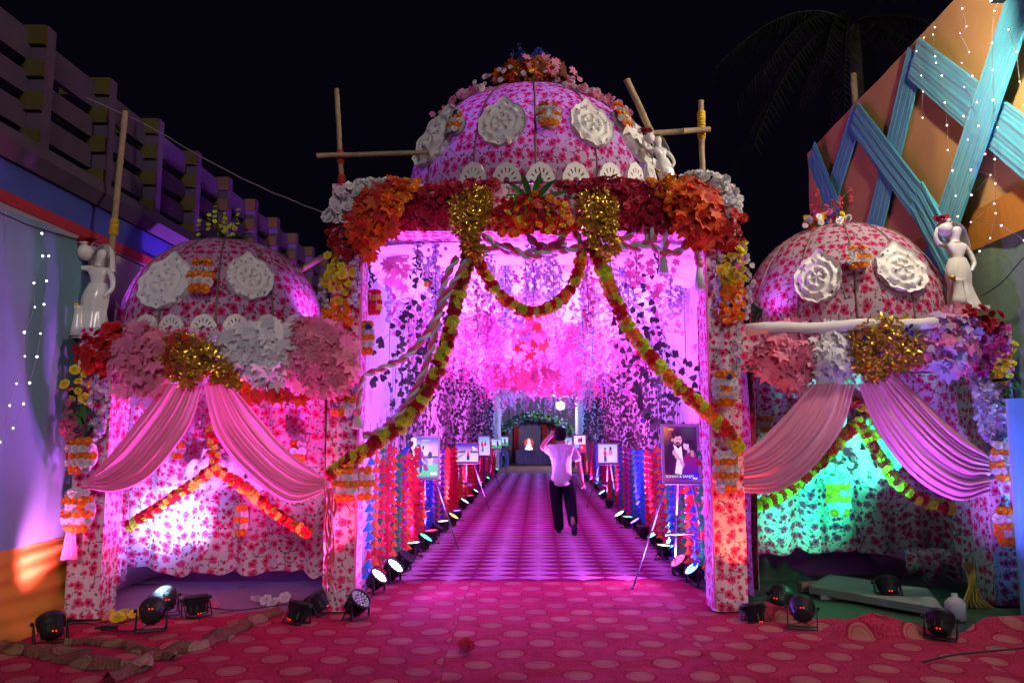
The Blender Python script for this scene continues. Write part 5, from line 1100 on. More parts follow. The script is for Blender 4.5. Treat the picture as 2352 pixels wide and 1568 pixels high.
rowR = [(1592, 1308, BLU, VIO, 'blue'), (1560, 1290, RED, MAG, 'red'), (1543, 1256, CYN, VIO, 'pale cyan'), (1524, 1256, LIM, MAG, 'yellow-green'), (1503, 1230, CYN, BLU, 'cyan'), (1478, 1212, None, MAG, 'dark'), (1460, 1198, VIO, MAG, 'violet'), (1442, 1190, GRN, MAG, 'green'), (1424, 1182, WHT, MAG, 'white'), (1400, 1150, None, VIO, 'dark'), (1384, 1132, CYN, MAG, 'cyan'), (1372, 1112, CYN, VIO, 'cyan'), (1360, 1100, BLU, MAG, 'blue'), (1350, 1092, RED, MAG, 'red'), (1338, 1080, BLU, VIO, 'blue')]
for s, row, nm in ((1, rowL, 'left'), (-1, rowR, 'right')):
    for k, (u, v, show, col, cname) in enumerate(row):
        zc = .17; P = G(u, v, zc); aim = Vector((s*.5, -.04-.04*(k % 3), .8)) if k % 2 == 0 else Vector((-s*.08, -.04, 1))
        if k < 2: aim = Vector((s*.6, -.22, .72))
        par(f'{cname} stage lamp in the {nm} row along the tunnel wall, {ordn(k)} from the gate', P, aim, col, PW*(900 if P.y < 14 else 1300 if P.y < 25 else 1100)*(.5 if k < 2 else 1 if k % 2 == 0 else .42), (165 if k < 2 else 85) if P.y < 14 else 100, .9, show=show or (.02, .02, .03), scale=1.05 if k % 3 else .95, st=9 if show else .05)  # lamps with dark LEDs carry an added beam too, to light the tunnel
# washes that light the white cloth near the gate
# lamps in front of and under the arches
def tgt(p, u, v, Y): return W(u, v, Y)-Vector(p)
p = G(117, 1428, .16); par('black stage lamp by the mustard skirt, throwing a pink beam up the left wall', p, WX(92, 1230, XL0+.12)-p, (1, .13, .5), 420, 52, .9, show=(1, .2, .6))
p = G(350, 1400, .17); par('black stage lamp with a red display at the foot of the left arch', p, tgt(p, 400, 1215, 8.6), (.4, .68, 1), 1300, 25, .8, show=(.8, .9, 1))
p = G(450, 1374, .16); par('black stage lamp to the right under the left arch', p, (-.12, .12, 1), (.8, .11, .95), 330, 120, .9, show=(1, .2, .8))
p = G(378, 1368, .17); par('blue-tinted stage lamp behind the nearest one under the left arch', p, tgt(p, 330, 1120, 8.6), (.3, .3, 1), 260, 75, .9, show=(.2, .4, 1))
p = G(722, 1372, .16); par('tilted stage lamp glowing magenta beside the left pillar of the gate', p, (-.55, .1, .8), (1, .1, .6), 300, 120, .9, show=(1, .1, .5))
par('tilted stage lamp with pale LEDs at the foot of the left gate pillar', G(825, 1378, .17), (.62, -.35, .75), None, 0, show=None)
par('upright stage lamp in front of the left gate pillar, shining pink up it', (xl0-.1, YF-.38, .15), (.28, .36, 1.2), (1, .08, .35), 130, 60, .9, show=(1, .1, .3))
p = G(1842, 1395, .17); par('stage lamp with two red dots near the folded carpet under the right arch', p, tgt(p, 1830, 1150, 9.1), (.02, 1, .42), 900, 36, .9, show=(.1, 1, .4))
p = G(2037, 1338, .2); par('stage lamp standing on the board under the right arch', p, tgt(p, 1960, 1010, 9.1), (.02, 1, .45), 700, 50, .9, show=(.1, 1, .4), zb=.1)
p = G(2160, 1420, .16); par('stage lamp behind the carpet rim at the right', p, tgt(p, 2180, 1050, 7.5), (.45, .15, 1), 330, 80, .9, show=(.4, .2, 1))
p = (xr1-.05, YF-.3, .12); par('dark stage lamp lying at the foot of the right gate pillar', p, (-.12, .3, 1), (1, .1, .05), 130, 60, .9, show=(1, .1, .1))
par('dark unlit stage lamp behind the right gate pillar', G(1795, 1365, .15), (.5, .6, .5), None, 0)
par('stage lamp hidden behind the far right pillar, shining cyan up it', (px(2345, Y=YR)-.02, YR-.45, .15), (-.06, .28, 1.35), (.08, .45, 1), 260, 50, .8, show=(.1, .5, 1))
par('stage lamp on the roof of the left arch, shining violet at its dome', (DL['c'].x+1.25, 7.9, 2.75), (-.6, .4, .5), (.6, .08, 1), 60, 90, .9, show=(.6, .1, 1), zb=2.62)
par('stage lamp on the roof behind the far left pillar, washing the building wall violet', (-3.42, 7.75, 2.75), (-.6, .25, .55), (.4, .06, 1), 22, 80, .9, show=(.5, .1, 1), zb=2.62)
par('stage lamp on the roof beside the left end of the right dome', (DRt['c'].x-1.25, 7.95, 2.85), (.6, .4, .5), (.55, .1, 1), 25, 90, .9, show=(.6, .1, 1), zb=2.72)
par('stage lamp behind the left arch, shining violet up the building wall', (-3.3, 9.7, .3), (-.25, .3, .95), (.45, .1, 1), 2600, 100, .9, show=(.5, .1, 1))
for dx, dy, c_, w3 in ((-.6, -.2, (.32, .1, 1), 'left'), (.6, -.2, (.4, .12, 1), 'right'), (0, -.5, (.6, .12, 1), 'front')):
    par(f'stage lamp inside the {w3} part of the central dome, lighting it violet from within', (DM['c'].x+dx, DM['c'].y+dy, 4.3), (dx*.6, -.6, .9), c_, 30, 140, .9, show=c_, zb=4.1)
# floodlight over the right screen
fl = thing('floodlight', WX(2310, -40, XR0-.6), 'bright floodlight at the top of the right cloth screen', 'floodlight'); c = ORI[fl.name]
mb = MB(); mb.box(tuple(c), (.12, .3, .22)); part('housing', (mb, M['black']), fl)
mb = MB(); mb.box(tuple(c-Vector((.065, 0, 0))), (.01, .26, .18)); part('lens', (mb, emis('flood_lens', (1, .9, .7), 30)), fl)
mb = MB(); mb.tube([c+Vector((.02, 0, 0)), c+Vector((.6, 0, .25))], .015, 6); part('arm', (mb, M['steel']), fl)
ld = bpy.data.lights.new('flood_beam', 'POINT'); ld.energy = 400; ld.color = (1, .86, .66); ld.shadow_soft_size = .08; lo = bpy.data.objects.new('flood_beam', ld); COL.objects.link(lo); lo.parent = fl; lo.location = (-.14, 0, -.03)
fe = thing('floodlight', W(1287, 931, 40), 'glaring white floodlight hanging at the far end of the tunnel', 'floodlight'); c = ORI[fe.name]
mb = MB(); mb.box(tuple(c+Vector((0, .1, 0))), (.5, .14, .4)); part('housing', (mb, M['black']), fe)
mb = MB(); mb.lathe([(0, .0), (.17, .0), (.2, .03), (.17, .06), (0, .06)], 14, c=tuple(c), rot=Matrix.Rotation(PI/2, 3, 'X')); part('lens', (mb, emis('far_flood_lens', (.95, 1, .85), 25)), fe)
mb = MB(); mb.tube([c+Vector((0, .1, .15)), c+Vector((0, .1, .8))], .02, 5); part('hanger', (mb, M['steel']), fe)
ld = bpy.data.lights.new('flood_beam', 'POINT'); ld.energy = 380; ld.color = (.5, .45, 1); ld.shadow_soft_size = .1; lo = bpy.data.objects.new('flood_beam', ld); COL.objects.link(lo); lo.parent = fe; lo.location = (0, -.3, 0)  # beam tinted blue-violet, unlike its lens, to imitate haze at the far end
# ================================================================= CRESTS OF CARVED FOAM INSIDE THE SIDE ARCHES
def crest(label, cx, cy, Y, wpx, hpx, seed):
    """pierced scrollwork crest: tall centre, two wings, curled ends"""
    k = Y/FPX; w_, h = wpx*k, hpx*k; c = W(cx, cy, Y); NX, NZ = 80, 44; mb = MB(); inside = set()
    def sd(x, z):
        top = .5*math.exp(-(x/.16)**2)+.30*math.exp(-((abs(x)-.5)/.28)**2)+.05*math.sin(abs(x)*26); bot = -.36*(1-abs(x))**.5-.05+.22*math.exp(-(x/.28)**2)-.06*abs(math.sin(abs(x)*11))
        return bot < z < top-.02 and abs(x) < .97
    for i in range(NX):
        for j in range(NZ):
            x = -1+2*(i+.5)/NX; z = -.5+(j+.5)/NZ
            hole = (math.sin(abs(x)*24+z*7)*math.sin(z*27+abs(x)*6) > .66) and .08 < abs(x) < .9
            if sd(x, z) and not hole: inside.add((i, j))
    vid = {}
    def vv(i, j, b):
        if (i, j, b) not in vid:
            x = -1+2*i/NX; z = -.5+j/NZ; rel = .02*math.sin(abs(x)*24+z*7)+.012*math.sin(z*27); vid[(i, j, b)] = len(mb.v); mb.v.append((c.x+x*w_/2, c.y+(.05 if b else -rel), c.z+z*h))
        return vid[(i, j, b)]
    for (i, j) in inside:
        mb.face((vv(i, j, 0), vv(i+1, j, 0), vv(i+1, j+1, 0), vv(i, j+1, 0)), None, 0, True)
        for di, dj, a, b in ((-1, 0, (i, j+1), (i, j)), (1, 0, (i+1, j), (i+1, j+1)), (0, -1, (i, j), (i+1, j)), (0, 1, (i+1, j+1), (i, j+1))):
            if (i+di, j+dj) not in inside: mb.face((vv(*a, 0), vv(*a, 1), vv(*b, 1), vv(*b, 0)))
    solo('carved_crest', mb, M['foam'], label, 'carved crest', 'carved foam crests inside the side arches')
crest('large carved foam crest washed in green light inside the right arch', 1925, 1020, 9.05, 330, 260, 1)
crest('carved foam crest behind the crossing garlands inside the left arch', 535, 1075, 8.5, 240, 160, 2)
cluster('blossom_bunch', 'pale pink blossoms above the crossing garlands inside the left arch', 'flower bunch', RG, [(455, 960), (500, 950), (540, 1030), (500, 1060), (460, 1020)], 30, 10, 8.4, FL['pink']+FL['white'], .08, 'blossom')
cluster('blossom_bunch', 'white blossoms and leaves glowing green in the middle of the right crest', 'flower bunch', RG, [(1890, 1060), (1960, 1040), (1975, 1090), (1900, 1110)], 40, 8, 8.95, FL['white']+[BLADE['greenleaf']], .08, 'blossom')
# ================================================================= STATUES
def skinned(name, chains, mat, root, sub_=2, loc=(0, 0, 0)):
    """chains: list of joint lists [(x,y,z,r),...]; a joint repeated in another chain joins them"""
    V, E, Rr, ids = [], [], [], {}
    for ch in chains:
        prev = None
        for (x, y, z, r) in ch:
            k = (round(x, 4), round(y, 4), round(z, 4))
            if k not in ids: ids[k] = len(V); V.append((x, y, z)); Rr.append(r)
            if prev is not None and prev != ids[k]: E.append((prev, ids[k]))
            prev = ids[k]
    me = bpy.data.meshes.new(name); me.from_pydata(V, E, []); me.materials.append(mat)
    o = obj(name, me, root, Vector(loc)-ORI[root.name]); ORI[o.name] = Vector(loc); o.modifiers.new('Skin', 'SKIN'); o.modifiers['Skin'].use_smooth_shade = True
    for i, r in enumerate(Rr):
        sv = me.skin_vertices[0].data[i]; sv.radius = r if isinstance(r, tuple) else (r, r); sv.use_root = i == 0
    m_ = o.modifiers.new('Sub', 'SUBSURF'); m_.levels = sub_; m_.render_levels = sub_; return o
def statue(label, base, H, lean=0.0, flower=None):
    B = Vector(base); k = H/1.0; root = thing('statue', B, label, 'statue', 'glazed white statues of women holding pots'); X = lambda x, y, z: (x+lean*z, y, z)
    def J(x, y, z, r): q = X(x, y, z); return (B.x+q[0]*k, B.y+q[1]*k, B.z+q[2]*k, r*k if not isinstance(r, tuple) else (r[0]*k, r[1]*k))
    body = [[J(0, 0, .42, .085), J(-.01, 0, .53, .07), J(.0, 0, .60, .075), J(.0, 0, .68, .09), J(.0, 0, .735, .065), J(.01, -.005, .775, .034), J(.03, -.02, .86, .062), J(.035, -.02, .925, .05)],
            [J(.0, 0, .68, .09), J(-.10, -.01, .725, .035), J(-.205, -.03, .72, .03), J(-.23, -.05, .80, .024), J(-.2, -.06, .885, .02), J(-.16, -.07, .92, .02)],
            [J(.0, 0, .68, .09), J(.105, 0, .70, .036), J(.155, -.01, .60, .03), J(.165, -.03, .50, .026), J(.11, -.06, .43, .02), J(.09, -.07, .40, .018)]]
    skinned('figure', body, M['porcelain'], root)
    mb = MB(); NA = 40
    def gown(a, b):
        z = .56*(1-b); th = a*2*PI; r = (.082+.03*math.sin(PI*min(1, b*1.9)))*(1+.0*b)+.075*b**1.6; r *= 1+.09*math.sin(th*9+b*3)*b
        x, y = math.cos(th)*r*1.12+(-.02*math.sin(PI*b)), math.sin(th)*r*.85; q = X(x, y, z); return (B.x+q[0]*k, B.y+q[1]*k, B.z+q[2]*k+.004)
    mb.grid(gown, NA, 18); part('gown', (mb, M['porcelain']), root)
    mb = MB()   # veil over the head and back
    mb.grid(lambda a, b: (lambda th, z, r: (lambda q: (B.x+q[0]*k, B.y+q[1]*k, B.z+q[2]*k))(X(.035+math.cos(th)*r, .0+math.sin(th)*r*.9, z)))(PI*(-.18+1.36*a), .985-.3*b, .02+.075*min(1, b*3)**.6+.03*b), 16, 10); part('veil', (mb, M['porcelain']), root)
    mb = MB(); q = X(-.13, -.06, .80); mb.lathe([(.0, 0), (.03*k, .0), (.07*k, .04*k), (.085*k, .09*k), (.06*k, .14*k), (.05*k, .155*k), (.075*k, .18*k), (.06*k, .175*k), (.0, .15*k)], 16, c=(B.x+q[0]*k, B.y+q[1]*k, B.z+q[2]*k)); part('pot', (mb, M['porcelain']), root)
    mb = MB(); q = X(-.12, -.1, .0)   # tall jar at the foot
    mb.lathe([(.09*k, 0), (.07*k, .1*k), (.05*k, .22*k), (.05*k, .28*k), (.065*k, .31*k), (.04*k, .31*k), (0, .3*k)], 14, c=(B.x+q[0]*k, B.y+q[1]*k, B.z)); part('jar', (mb, M['porcelain']), root)
    mb = MB(); q = X(-.16, -.12, .33); mb.lathe([(.0, -.03*k), (.035*k, -.02*k), (.04*k, .0), (.03*k, .02*k), (0, .025*k)], 10, c=(B.x+q[0]*k, B.y+q[1]*k, B.z+q[2]*k)); part('jar_rim', (mb, M['gold_paint']), root)
    mb = MB(); mb.box((B.x, B.y, B.z+.0), (.36*k, .3*k, .04*k)); part('plinth', (mb, M['porcelain']), root)
    for pz, rr_, cx_ in ((.735, .075, .0),):
        mb = MB(); q = X(cx_, 0, pz+.01); mb.tube([(B.x+(q[0]+math.cos(t)*rr_)*k, B.y+(q[1]+math.sin(t)*rr_*.75)*k, B.z+(q[2]-.01*math.sin(-t))*k) for t in np.linspace(0, 2*PI, 20)], .006*k, 5); part('necklace', (mb, M['gold_paint']), root)
    if flower:
        q = X(-.13, -.06, .985)
        for i in range(14): part('flower', R.choice(FL[flower]), root, Vector((B.x+(q[0]+R.uniform(-.07, .07))*k, B.y+(q[1]+R.uniform(-.04, .04))*k, B.z+(q[2]+R.uniform(-.01, .02))*k)), rnd_rot((0, -.5, 1), .4), .09)
    return root
HS = W(215, 560, YL+.15).z-W(215, 778, YL+.15).z
statue('glossy white statue of a woman with a pot on the far left pillar', W(216, 775, YL+.15), HS, .02, 'wine')
HS2 = W(2200, 505, YR+.15).z-W(2200, 710, YR+.15).z
statue('glossy white statue of a woman with a red-topped pot on the far right pillar', W(2218, 710, YR+.15), HS2, -.10, 'crimson')
statue('white statue half hidden right of the central dome under the bamboo', W(1548, 446, YF+.45), .66, -.3, 'crimson')
# ================================================================= POSTERS ON EASELS
M['easel'] = simple('easel_metal', (.13, .12, .15), .4, metal=.5); M['frame'] = simple('silver_frame', (.5, .46, .55), .4, metal=.2)
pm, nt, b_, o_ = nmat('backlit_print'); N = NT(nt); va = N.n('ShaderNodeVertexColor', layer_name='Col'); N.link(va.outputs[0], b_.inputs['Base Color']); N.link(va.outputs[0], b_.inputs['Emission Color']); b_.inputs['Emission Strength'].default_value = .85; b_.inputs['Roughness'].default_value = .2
def s2l(c): return tuple((x/255)**2.2 for x in c)
def mixc(a, b, t): t = max(0, min(1, t)); return tuple(x+(y-x)*t for x, y in zip(a, b))
def E(x, y, cx, cy, rx, ry, ang=0):
    dx, dy = x-cx, y-cy; c, s = math.cos(ang), math.sin(ang); return ((dx*c+dy*s)/rx)**2+((-dx*s+dy*c)/ry)**2 < 1
def PG(x, y, *p): return inpoly(x, y, list(p))
def art_couple(x, y):   # dark portrait: man in black jacket and woman in wine red, x right, y down, 0..1
    c = mixc((70, 25, 60), (25, 15, 35), y*1.5); c = mixc((215, 130, 70), c, math.hypot(x-.02, y)*2.6); c = mixc((20, 90, 60), c, math.hypot(x-.75, y)*2.8+.15) if x > .3 else c
    c = mixc(c, (235, 60, 120), (y-.75)*3.2*(1-x)+0*y) if y > .75 else c; c = mixc(c, (60, 40, 230), (y-.6)*2.6*x) if y > .6 else c
    if PG(x, y, (.0, .42), (.3, .33), (.55, .4), (.52, .92), (.06, .92), (.0, .7)): c = mixc((40, 22, 45), (85, 20, 80), y-.4)
    if PG(x, y, (.28, .33), (.36, .37), (.42, .42), (.52, .36), (.56, .65), (.5, .9), (.3, .88), (.38, .6)): c = (225, 228, 250)
    if E(x, y, .42, .25, .125, .1): c = (205, 160, 165)
    if E(x, y, .42, .315, .075, .03): c = (95, 60, 70)
    if E(x, y, .40, .13, .16, .055) or E(x, y, .31, .17, .05, .05): c = (40, 28, 40)
    if E(x, y, .40, .235, .03, .008) or E(x, y, .49, .235, .03, .008): c = (60, 35, 45)
    if E(x, y, .26, .25, .03, .035): c = (190, 140, 150)
    if E(x, y, .78, .40, .17, .16): c = (18, 22, 35)
    if PG(x, y, (.55, .8), (.58, .6), (.7, .47), (.95, .5), (1, .7), (.98, .85), (.6, .88)): c = mixc((125, 25, 75), (75, 20, 140), (y-.5)*2.2)
    if E(x, y, .665, .36, .085, .078): c = (205, 170, 195)
    if PG(x, y, (.68, .42), (.76, .4), (.78, .48), (.7, .5)): c = (185, 140, 160)
    if E(x, y, .70, .28, .11, .045): c = (25, 22, 35)
    if E(x, y, .30, .49, .05, .05, .6) or PG(x, y, (.26, .47), (.34, .46), (.46, .56), (.42, .63), (.34, .6)): c = (205, 150, 170)
    if PG(x, y, (.42, .6), (.48, .58), (.6, .7), (.56, .78), (.48, .72)): c = (190, 140, 175)
    for i in range(4):
        if E(x, y, .84, .46+.03*i, .055, .011, .15): c = (180, 150, 165)
    if .14 < x < .3 and .035 < y < .055: c = (245, 190, 110)
    if .82 < x < .96 and .955 < y < .985: c = (235, 240, 255)
    return c
def art_lovely(x, y):
    if x < .2: return mixc((245, 245, 250), (235, 225, 140), y)
    c = mixc((70, 80, 245), (150, 210, 250), y*2.2); c = mixc(c, (255, 150, 215), 1-math.hypot((x-.85)*1.3, (y-.32)*2)*1.9) ; c = mixc(c, (240, 240, 255), 1-math.hypot((x-.35)*2, (y-.35)*3)) 
    if y > .48 and x > .45: c = (60, 45, 110) if y < .52 else (140, 115, 190)
    if y > .68+.06*x-.05: c = mixc((110, 215, 150), (60, 190, 120), (x*7+y*9) % 1)
    if PG(x, y, (.62, .45), (.7, .33), (.78, .4), (.77, .55), (.66, .56)): c = (45, 25, 90)
    if PG(x, y, (.6, .56), (.82, .52), (.8, .7), (.68, .72)): c = (200, 190, 245)
    if PG(x, y, (.24, .3), (.36, .28), (.42, .5), (.44, .62), (.4, .9), (.33, .93), (.31, .75), (.24, .7)): c = (60, 30, 130)
    if PG(x, y, (.36, .32), (.45, .36), (.53, .6), (.66, .86), (.5, .86), (.4, .62)): c = (130, 30, 120)
    if PG(x, y, (.4, .52), (.56, .65), (.52, .7), (.4, .6)): c = (140, 180, 255)
    if E(x, y, .30, .24, .06, .05): c = (220, 150, 150)
    if E(x, y, .28, .20, .06, .03): c = (40, 25, 60)
    if E(x, y, .42, .27, .045, .04): c = (235, 160, 180)
    if E(x, y, .455, .26, .035, .06): c = (50, 25, 90)
    if .74 < x < .95 and .91 < y < .96: c = (245, 250, 255)
    return c
def art_road(x, y):
    c = mixc((60, 60, 190), (250, 190, 200), y*2) if y < .5 else mixc((190, 190, 215), (225, 225, 240), y)
    if y > .3+.25*abs(x-.55) and y < .5 and abs(x-.55) > .12: c = (90, 80, 110)
    if PG(x, y, (.0, .7), (.5, .5), (.0, .95)): c = (150, 150, 190)
    if E(x, y, .56, .58, .06, .1): c = (200, 40, 90)
    if E(x, y, .56, .44, .03, .05): c = (80, 40, 50)
    if .5 < x < .63 and .65 < y < .92: c = (50, 50, 110)
    if PG(x, y, (.75, .1), (.95, .25), (.78, .38)): c = (250, 250, 255)
    return c
def art_bike(x, y):
    c = mixc((120, 170, 245), (235, 235, 250), y*1.4)
    if E(x, y, .32, .45, .13, .12): c = (220, 30, 70)
    if E(x, y, .6, .42, .12, .1): c = (210, 50, 90)
    if E(x, y, .32, .3, .05, .06) or E(x, y, .6, .28, .05, .06): c = (70, 40, 50)
    if PG(x, y, (.2, .8), (.35, .55), (.5, .58), (.42, .82)): c = (90, 100, 190)
    for cx in (.3, .72):
        if abs(math.hypot(x-cx, (y-.78)*1.3)-.15) < .025: c = (140, 130, 170)
    return c
def art_stand(x, y):
    c = mixc((170, 200, 250), (250, 200, 215), y*1.6) if y < .55 else (215, 205, 240)
    if E(x, y, .36, .5, .08, .2): c = (215, 50, 80)
    if E(x, y, .36, .24, .05, .07): c = (60, 35, 40)
    if PG(x, y, (.3, .65), (.44, .65), (.42, .95), (.3, .95)): c = (60, 70, 150)
    if E(x, y, .64, .42, .1, .22): c = (220, 120, 150)
    if E(x, y, .64, .22, .06, .1): c = (50, 30, 40)
    if PG(x, y, (.52, .6), (.76, .6), (.82, .92), (.5, .92)): c = (235, 225, 250)
    return c
def art_collage(x, y):
    if y < .5:
        c = (250, 240, 255)
        if E(x, y, .45, .27, .12, .15): c = (150, 60, 130)
        if E(x, y, .65, .25, .1, .17): c = (70, 40, 90)
        return c
    if x < .45: return (120, 190, 235) if y < .72 else (50, 30, 110)
    return (210, 40, 90) if not E(x, y, .7, .7, .1, .1) else (240, 170, 170)
def art_green(x, y):
    c = mixc((150, 200, 250), (230, 245, 250), y*1.5) if y < .6 else (60, 190, 90)
    if E(x, y, .62, .55, .13, .33): c = (50, 40, 80)
    if E(x, y, .62, .2, .07, .1): c = (120, 70, 70)
    if E(x, y, .5, .6, .06, .25): c = (200, 190, 220)
    return c
def easel(label, quad, Y, art, foot, res, texts=(), yaw=0, tilt=.14, legs=True):
    u0, v0, u1, v1 = quad; A, B = W(u0, v0, Y), W(u1, v1, Y); w_, h = abs(B.x-A.x), A.z-B.z; c = (A+B)/2
    root = thing('photo_easel', (c.x, Y+.2, 0), label, 'photo easel', 'framed photos on tripod easels'); Rm = Matrix.Rotation(yaw, 3, 'Z') @ Matrix.Rotation(-tilt, 3, 'X'); q = Rm.to_quaternion()
    tr = lambda x, y, z: c+Rm@Vector((x, y, z)); fw = .03
    for nm, pts in (('frame', [((0, 0, h/2-fw/2), (w_, .035, fw)), ((0, 0, -h/2+fw/2), (w_, .035, fw)), ((-w_/2+fw/2, 0, 0), (fw, .034, h-2*fw)), ((w_/2-fw/2, 0, 0), (fw, .034, h-2*fw))]),):
        for p, s in pts: mb = MB(); mb.box((0, 0, 0), s); part('frame_rail', mb.mesh('frame_rail', M['frame']), root, c+Rm@Vector(p), q)
    nx, ny = res; mb = MB(); wi, hi = w_-2*fw, h-2*fw; mb.grid(lambda a, b: (-wi/2+wi*a, .0, hi/2-hi*b), nx, ny, sm=False); me = mb.mesh('photo', pm)
    ca = me.color_attributes.new('Col', 'FLOAT_COLOR', 'CORNER'); cols = []
    for j in range(ny):
        for i in range(nx): cl = s2l(art((i+.5)/nx, (j+.5)/ny)); cols += [*cl, 1]*4
    ca.data.foreach_set('color', cols); ph = part('photo', me, root, c, q)
    mb = MB(); mb.box((0, .018, 0), (w_-.01, .012, h-.01)); part('backing', mb.mesh('backing', M['black']), root, c, q)
    for (s, x, z, size, col) in texts:
        cu = bpy.data.curves.new('t', 'FONT'); cu.body = s; cu.size = size*h; cu.align_x = 'CENTER'; cu.extrude = .0005; to = bpy.data.objects.new('t', cu); COL.objects.link(to); dg = bpy.context.evaluated_depsgraph_get(); dg.update()
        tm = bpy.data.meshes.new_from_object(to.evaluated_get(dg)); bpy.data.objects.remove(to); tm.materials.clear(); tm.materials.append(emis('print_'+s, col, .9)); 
        obj('lettering', tm, ph, ((x-.5)*w_, -.004, (.5-z)*h), Matrix.Rotation(PI/2, 3, 'X').to_quaternion())
    if legs:
        F = G(*foot) if foot else Vector((c.x+.2, Y-.15, 0)); mx = 2*c.x-F.x; r = .013
        top = tr(0, .05, h/2-.02)
        sgn = 1 if F.x > c.x else -1
        for e in (tuple(F), (c.x-sgn*.30, F.y+.12, 0), (c.x-sgn*.05, Y+.75, 0)):
            e = Vector(e); mb = MB(); s0 = tr(sgn*w_*.18 if e == F else (-sgn*w_*.18 if e.y < Y+.5 else 0), .045, -h*.1 if e.y < Y+.5 else h*.3); mb.tube([s0, s0.lerp(e, .55)], r, 7); mb.tube([s0.lerp(e, .53), e], r*.75, 7); mb.lathe([(0, 0), (r*1.4, 0), (r*1.4, .03), (0, .03)], 7, c=tuple(e)); part('leg', (mb, M['easel']), root)
        mb = MB(); a, b = Vector((c.x-.17, F.y+.18+.05, .55)), Vector((c.x+.17, F.y+.2+.03, .55)); mb.tube([a, b], r*.8, 6); mb.tube([b, Vector((c.x, Y+.42, .5)), a], r*.6, 5); part('cross_bar', (mb, M['easel']), root)
        mb = MB(); mb.box((0, -.02, -h/2-.012), (w_*.9, .06, .02)); part('ledge', mb.mesh('ledge', M['easel']), root, c, q)
    return root
easel('framed dark portrait of a couple on a tall easel at the right front', (1518, 973, 1610, 1108), 8.75, art_couple, (1453, 1353), (96, 144), [('SONAM & SANJIV', .44, .915, .062, (.95, .85, 1))], yaw=-.05)
easel('framed couple photo with a yellow strip on an easel at the left', (940, 1000, 1010, 1098), 11.6, art_lovely, (1052, 1260), (60, 84), [('LOVELY', .55, .13, .06, (.9, .9, 1))], yaw=.12)
easel('wide framed road photo with a white arrow on an easel at the left', (1043, 1017, 1101, 1063), 17.4, art_road, (1124, 1170), (48, 34), yaw=.1)
easel('upright framed bicycle photo on the third easel at the left', (1097, 1000, 1127, 1047), 23, art_bike, (1151, 1128), (30, 44), yaw=.1)
easel('wide framed green landscape photo far down on the left', (1127, 1007, 1153, 1031), 30, art_green, (1165, 1096), (28, 20), yaw=.1)
easel('small framed photo held before a man in jeans at the far left', (1146, 1002, 1168, 1024), 36, art_green, None, (20, 16), legs=False)
easel('framed photo of a couple standing outdoors on an easel at the right', (1371, 1017, 1421, 1065), 17.4, art_stand, (1349, 1165), (44, 40), yaw=-.1)
easel('framed collage photo on an easel right behind the walking man', (1316, 998, 1347, 1041), 22.5, art_collage, (1345, 1130), (30, 40), yaw=-.1)
easel('small framed photo half hidden behind the walking man', (1296, 1003, 1315, 1028), 29, art_bike, (1320, 1090), (20, 24), yaw=-.1)
# ================================================================= PEOPLE
k_ = 13.4/FPX; mx0 = W(1290, 1100, 13.4).x; MY = 13.4
man = thing('person', (mx0, MY, 0), 'person walking away in a pale patterned shirt and dark trousers, hand raised to head', 'person')
def J(x, y, z, r): return (mx0+x, MY+y, z+.012, r)
hip = J(0, 0, .93, .12)
hand = lambda cx, cy, cz, dx, dz, dy=0: [[J(cx, cy, cz, .024), J(cx+dx*.35+o[0], cy+dy*.35+o[1], cz+dz*.35, .012), J(cx+dx*.7+o[0]*1.5, cy+dy*.7+.01+o[1], cz+dz*.7, .0095), J(cx+dx+o[0]*1.8, cy+dy+.02+o[1], cz+dz, .008)] for o in ((-.022, 0), (-.008, -.012), (.008, -.012), (.022, 0))]+[[J(cx, cy, cz, .024), J(cx+.03, cy-.02, cz+dz*.2, .011), J(cx+.045, cy-.03, cz+dz*.45, .009)]]
body = [[hip, J(0, 0, 1.05, .125), J(0, .01, 1.2, .13), J(0, .0, 1.36, .12), J(0, 0, 1.44, .085), J(-.01, .0, 1.5, .052), J(-.015, .01, 1.56, .062), J(-.02, .02, 1.63, .085), J(-.02, .02, 1.68, .05)],
        [J(0, .0, 1.36, .12), J(-.17, 0, 1.39, .06), J(-.27, .1, 1.37, .055), J(-.325, .18, 1.40, .046), J(-.24, .16, 1.52, .04), J(-.155, .12, 1.60, .028)],
        [J(0, .0, 1.36, .12), J(.18, 0, 1.38, .06), J(.25, -.01, 1.24, .055), J(.295, .0, 1.09, .046), J(.335, .05, .93, .036), J(.35, .08, .83, .026), J(.355, .09, .80, .03)],
        [hip, J(-.10, 0, .86, .095), J(-.07, .04, .48, .06), J(-.04, .02, .12, .042), J(-.045, .04, .05, .036), J(-.05, .14, .035, .028)],
        [hip, J(.12, 0, .86, .095), J(.14, -.02, .5, .06), J(.16, -.28, .2, .042), J(.17, -.33, .12, .036), J(.18, -.30, .035, .028)]]
body += hand(.355, .09, .80, .015, -.09)+hand(-.155, .12, 1.60, .03, .08, .0)
skinned('body', body, M['skin'], man)
M['shirt'] = simple('pale_patterned_shirt', (.85, .76, .85), .8, var=.3, scale=30)
shirt = [[J(0, 0, .74, .19), J(0, 0, .84, .19), J(0, 0, .93, .18), J(0, 0, 1.02, .168), J(0, .01, 1.2, .18), J(0, 0, 1.33, .19), J(0, 0, 1.42, .12), J(-.01, 0, 1.475, .075)],
         [J(0, 0, 1.33, .19), J(-.18, 0, 1.375, .1), J(-.27, .09, 1.355, .085)], [J(0, 0, 1.33, .19), J(.18, 0, 1.365, .1), J(.24, -.01, 1.25, .09), J(.265, -.005, 1.15, .085)]]
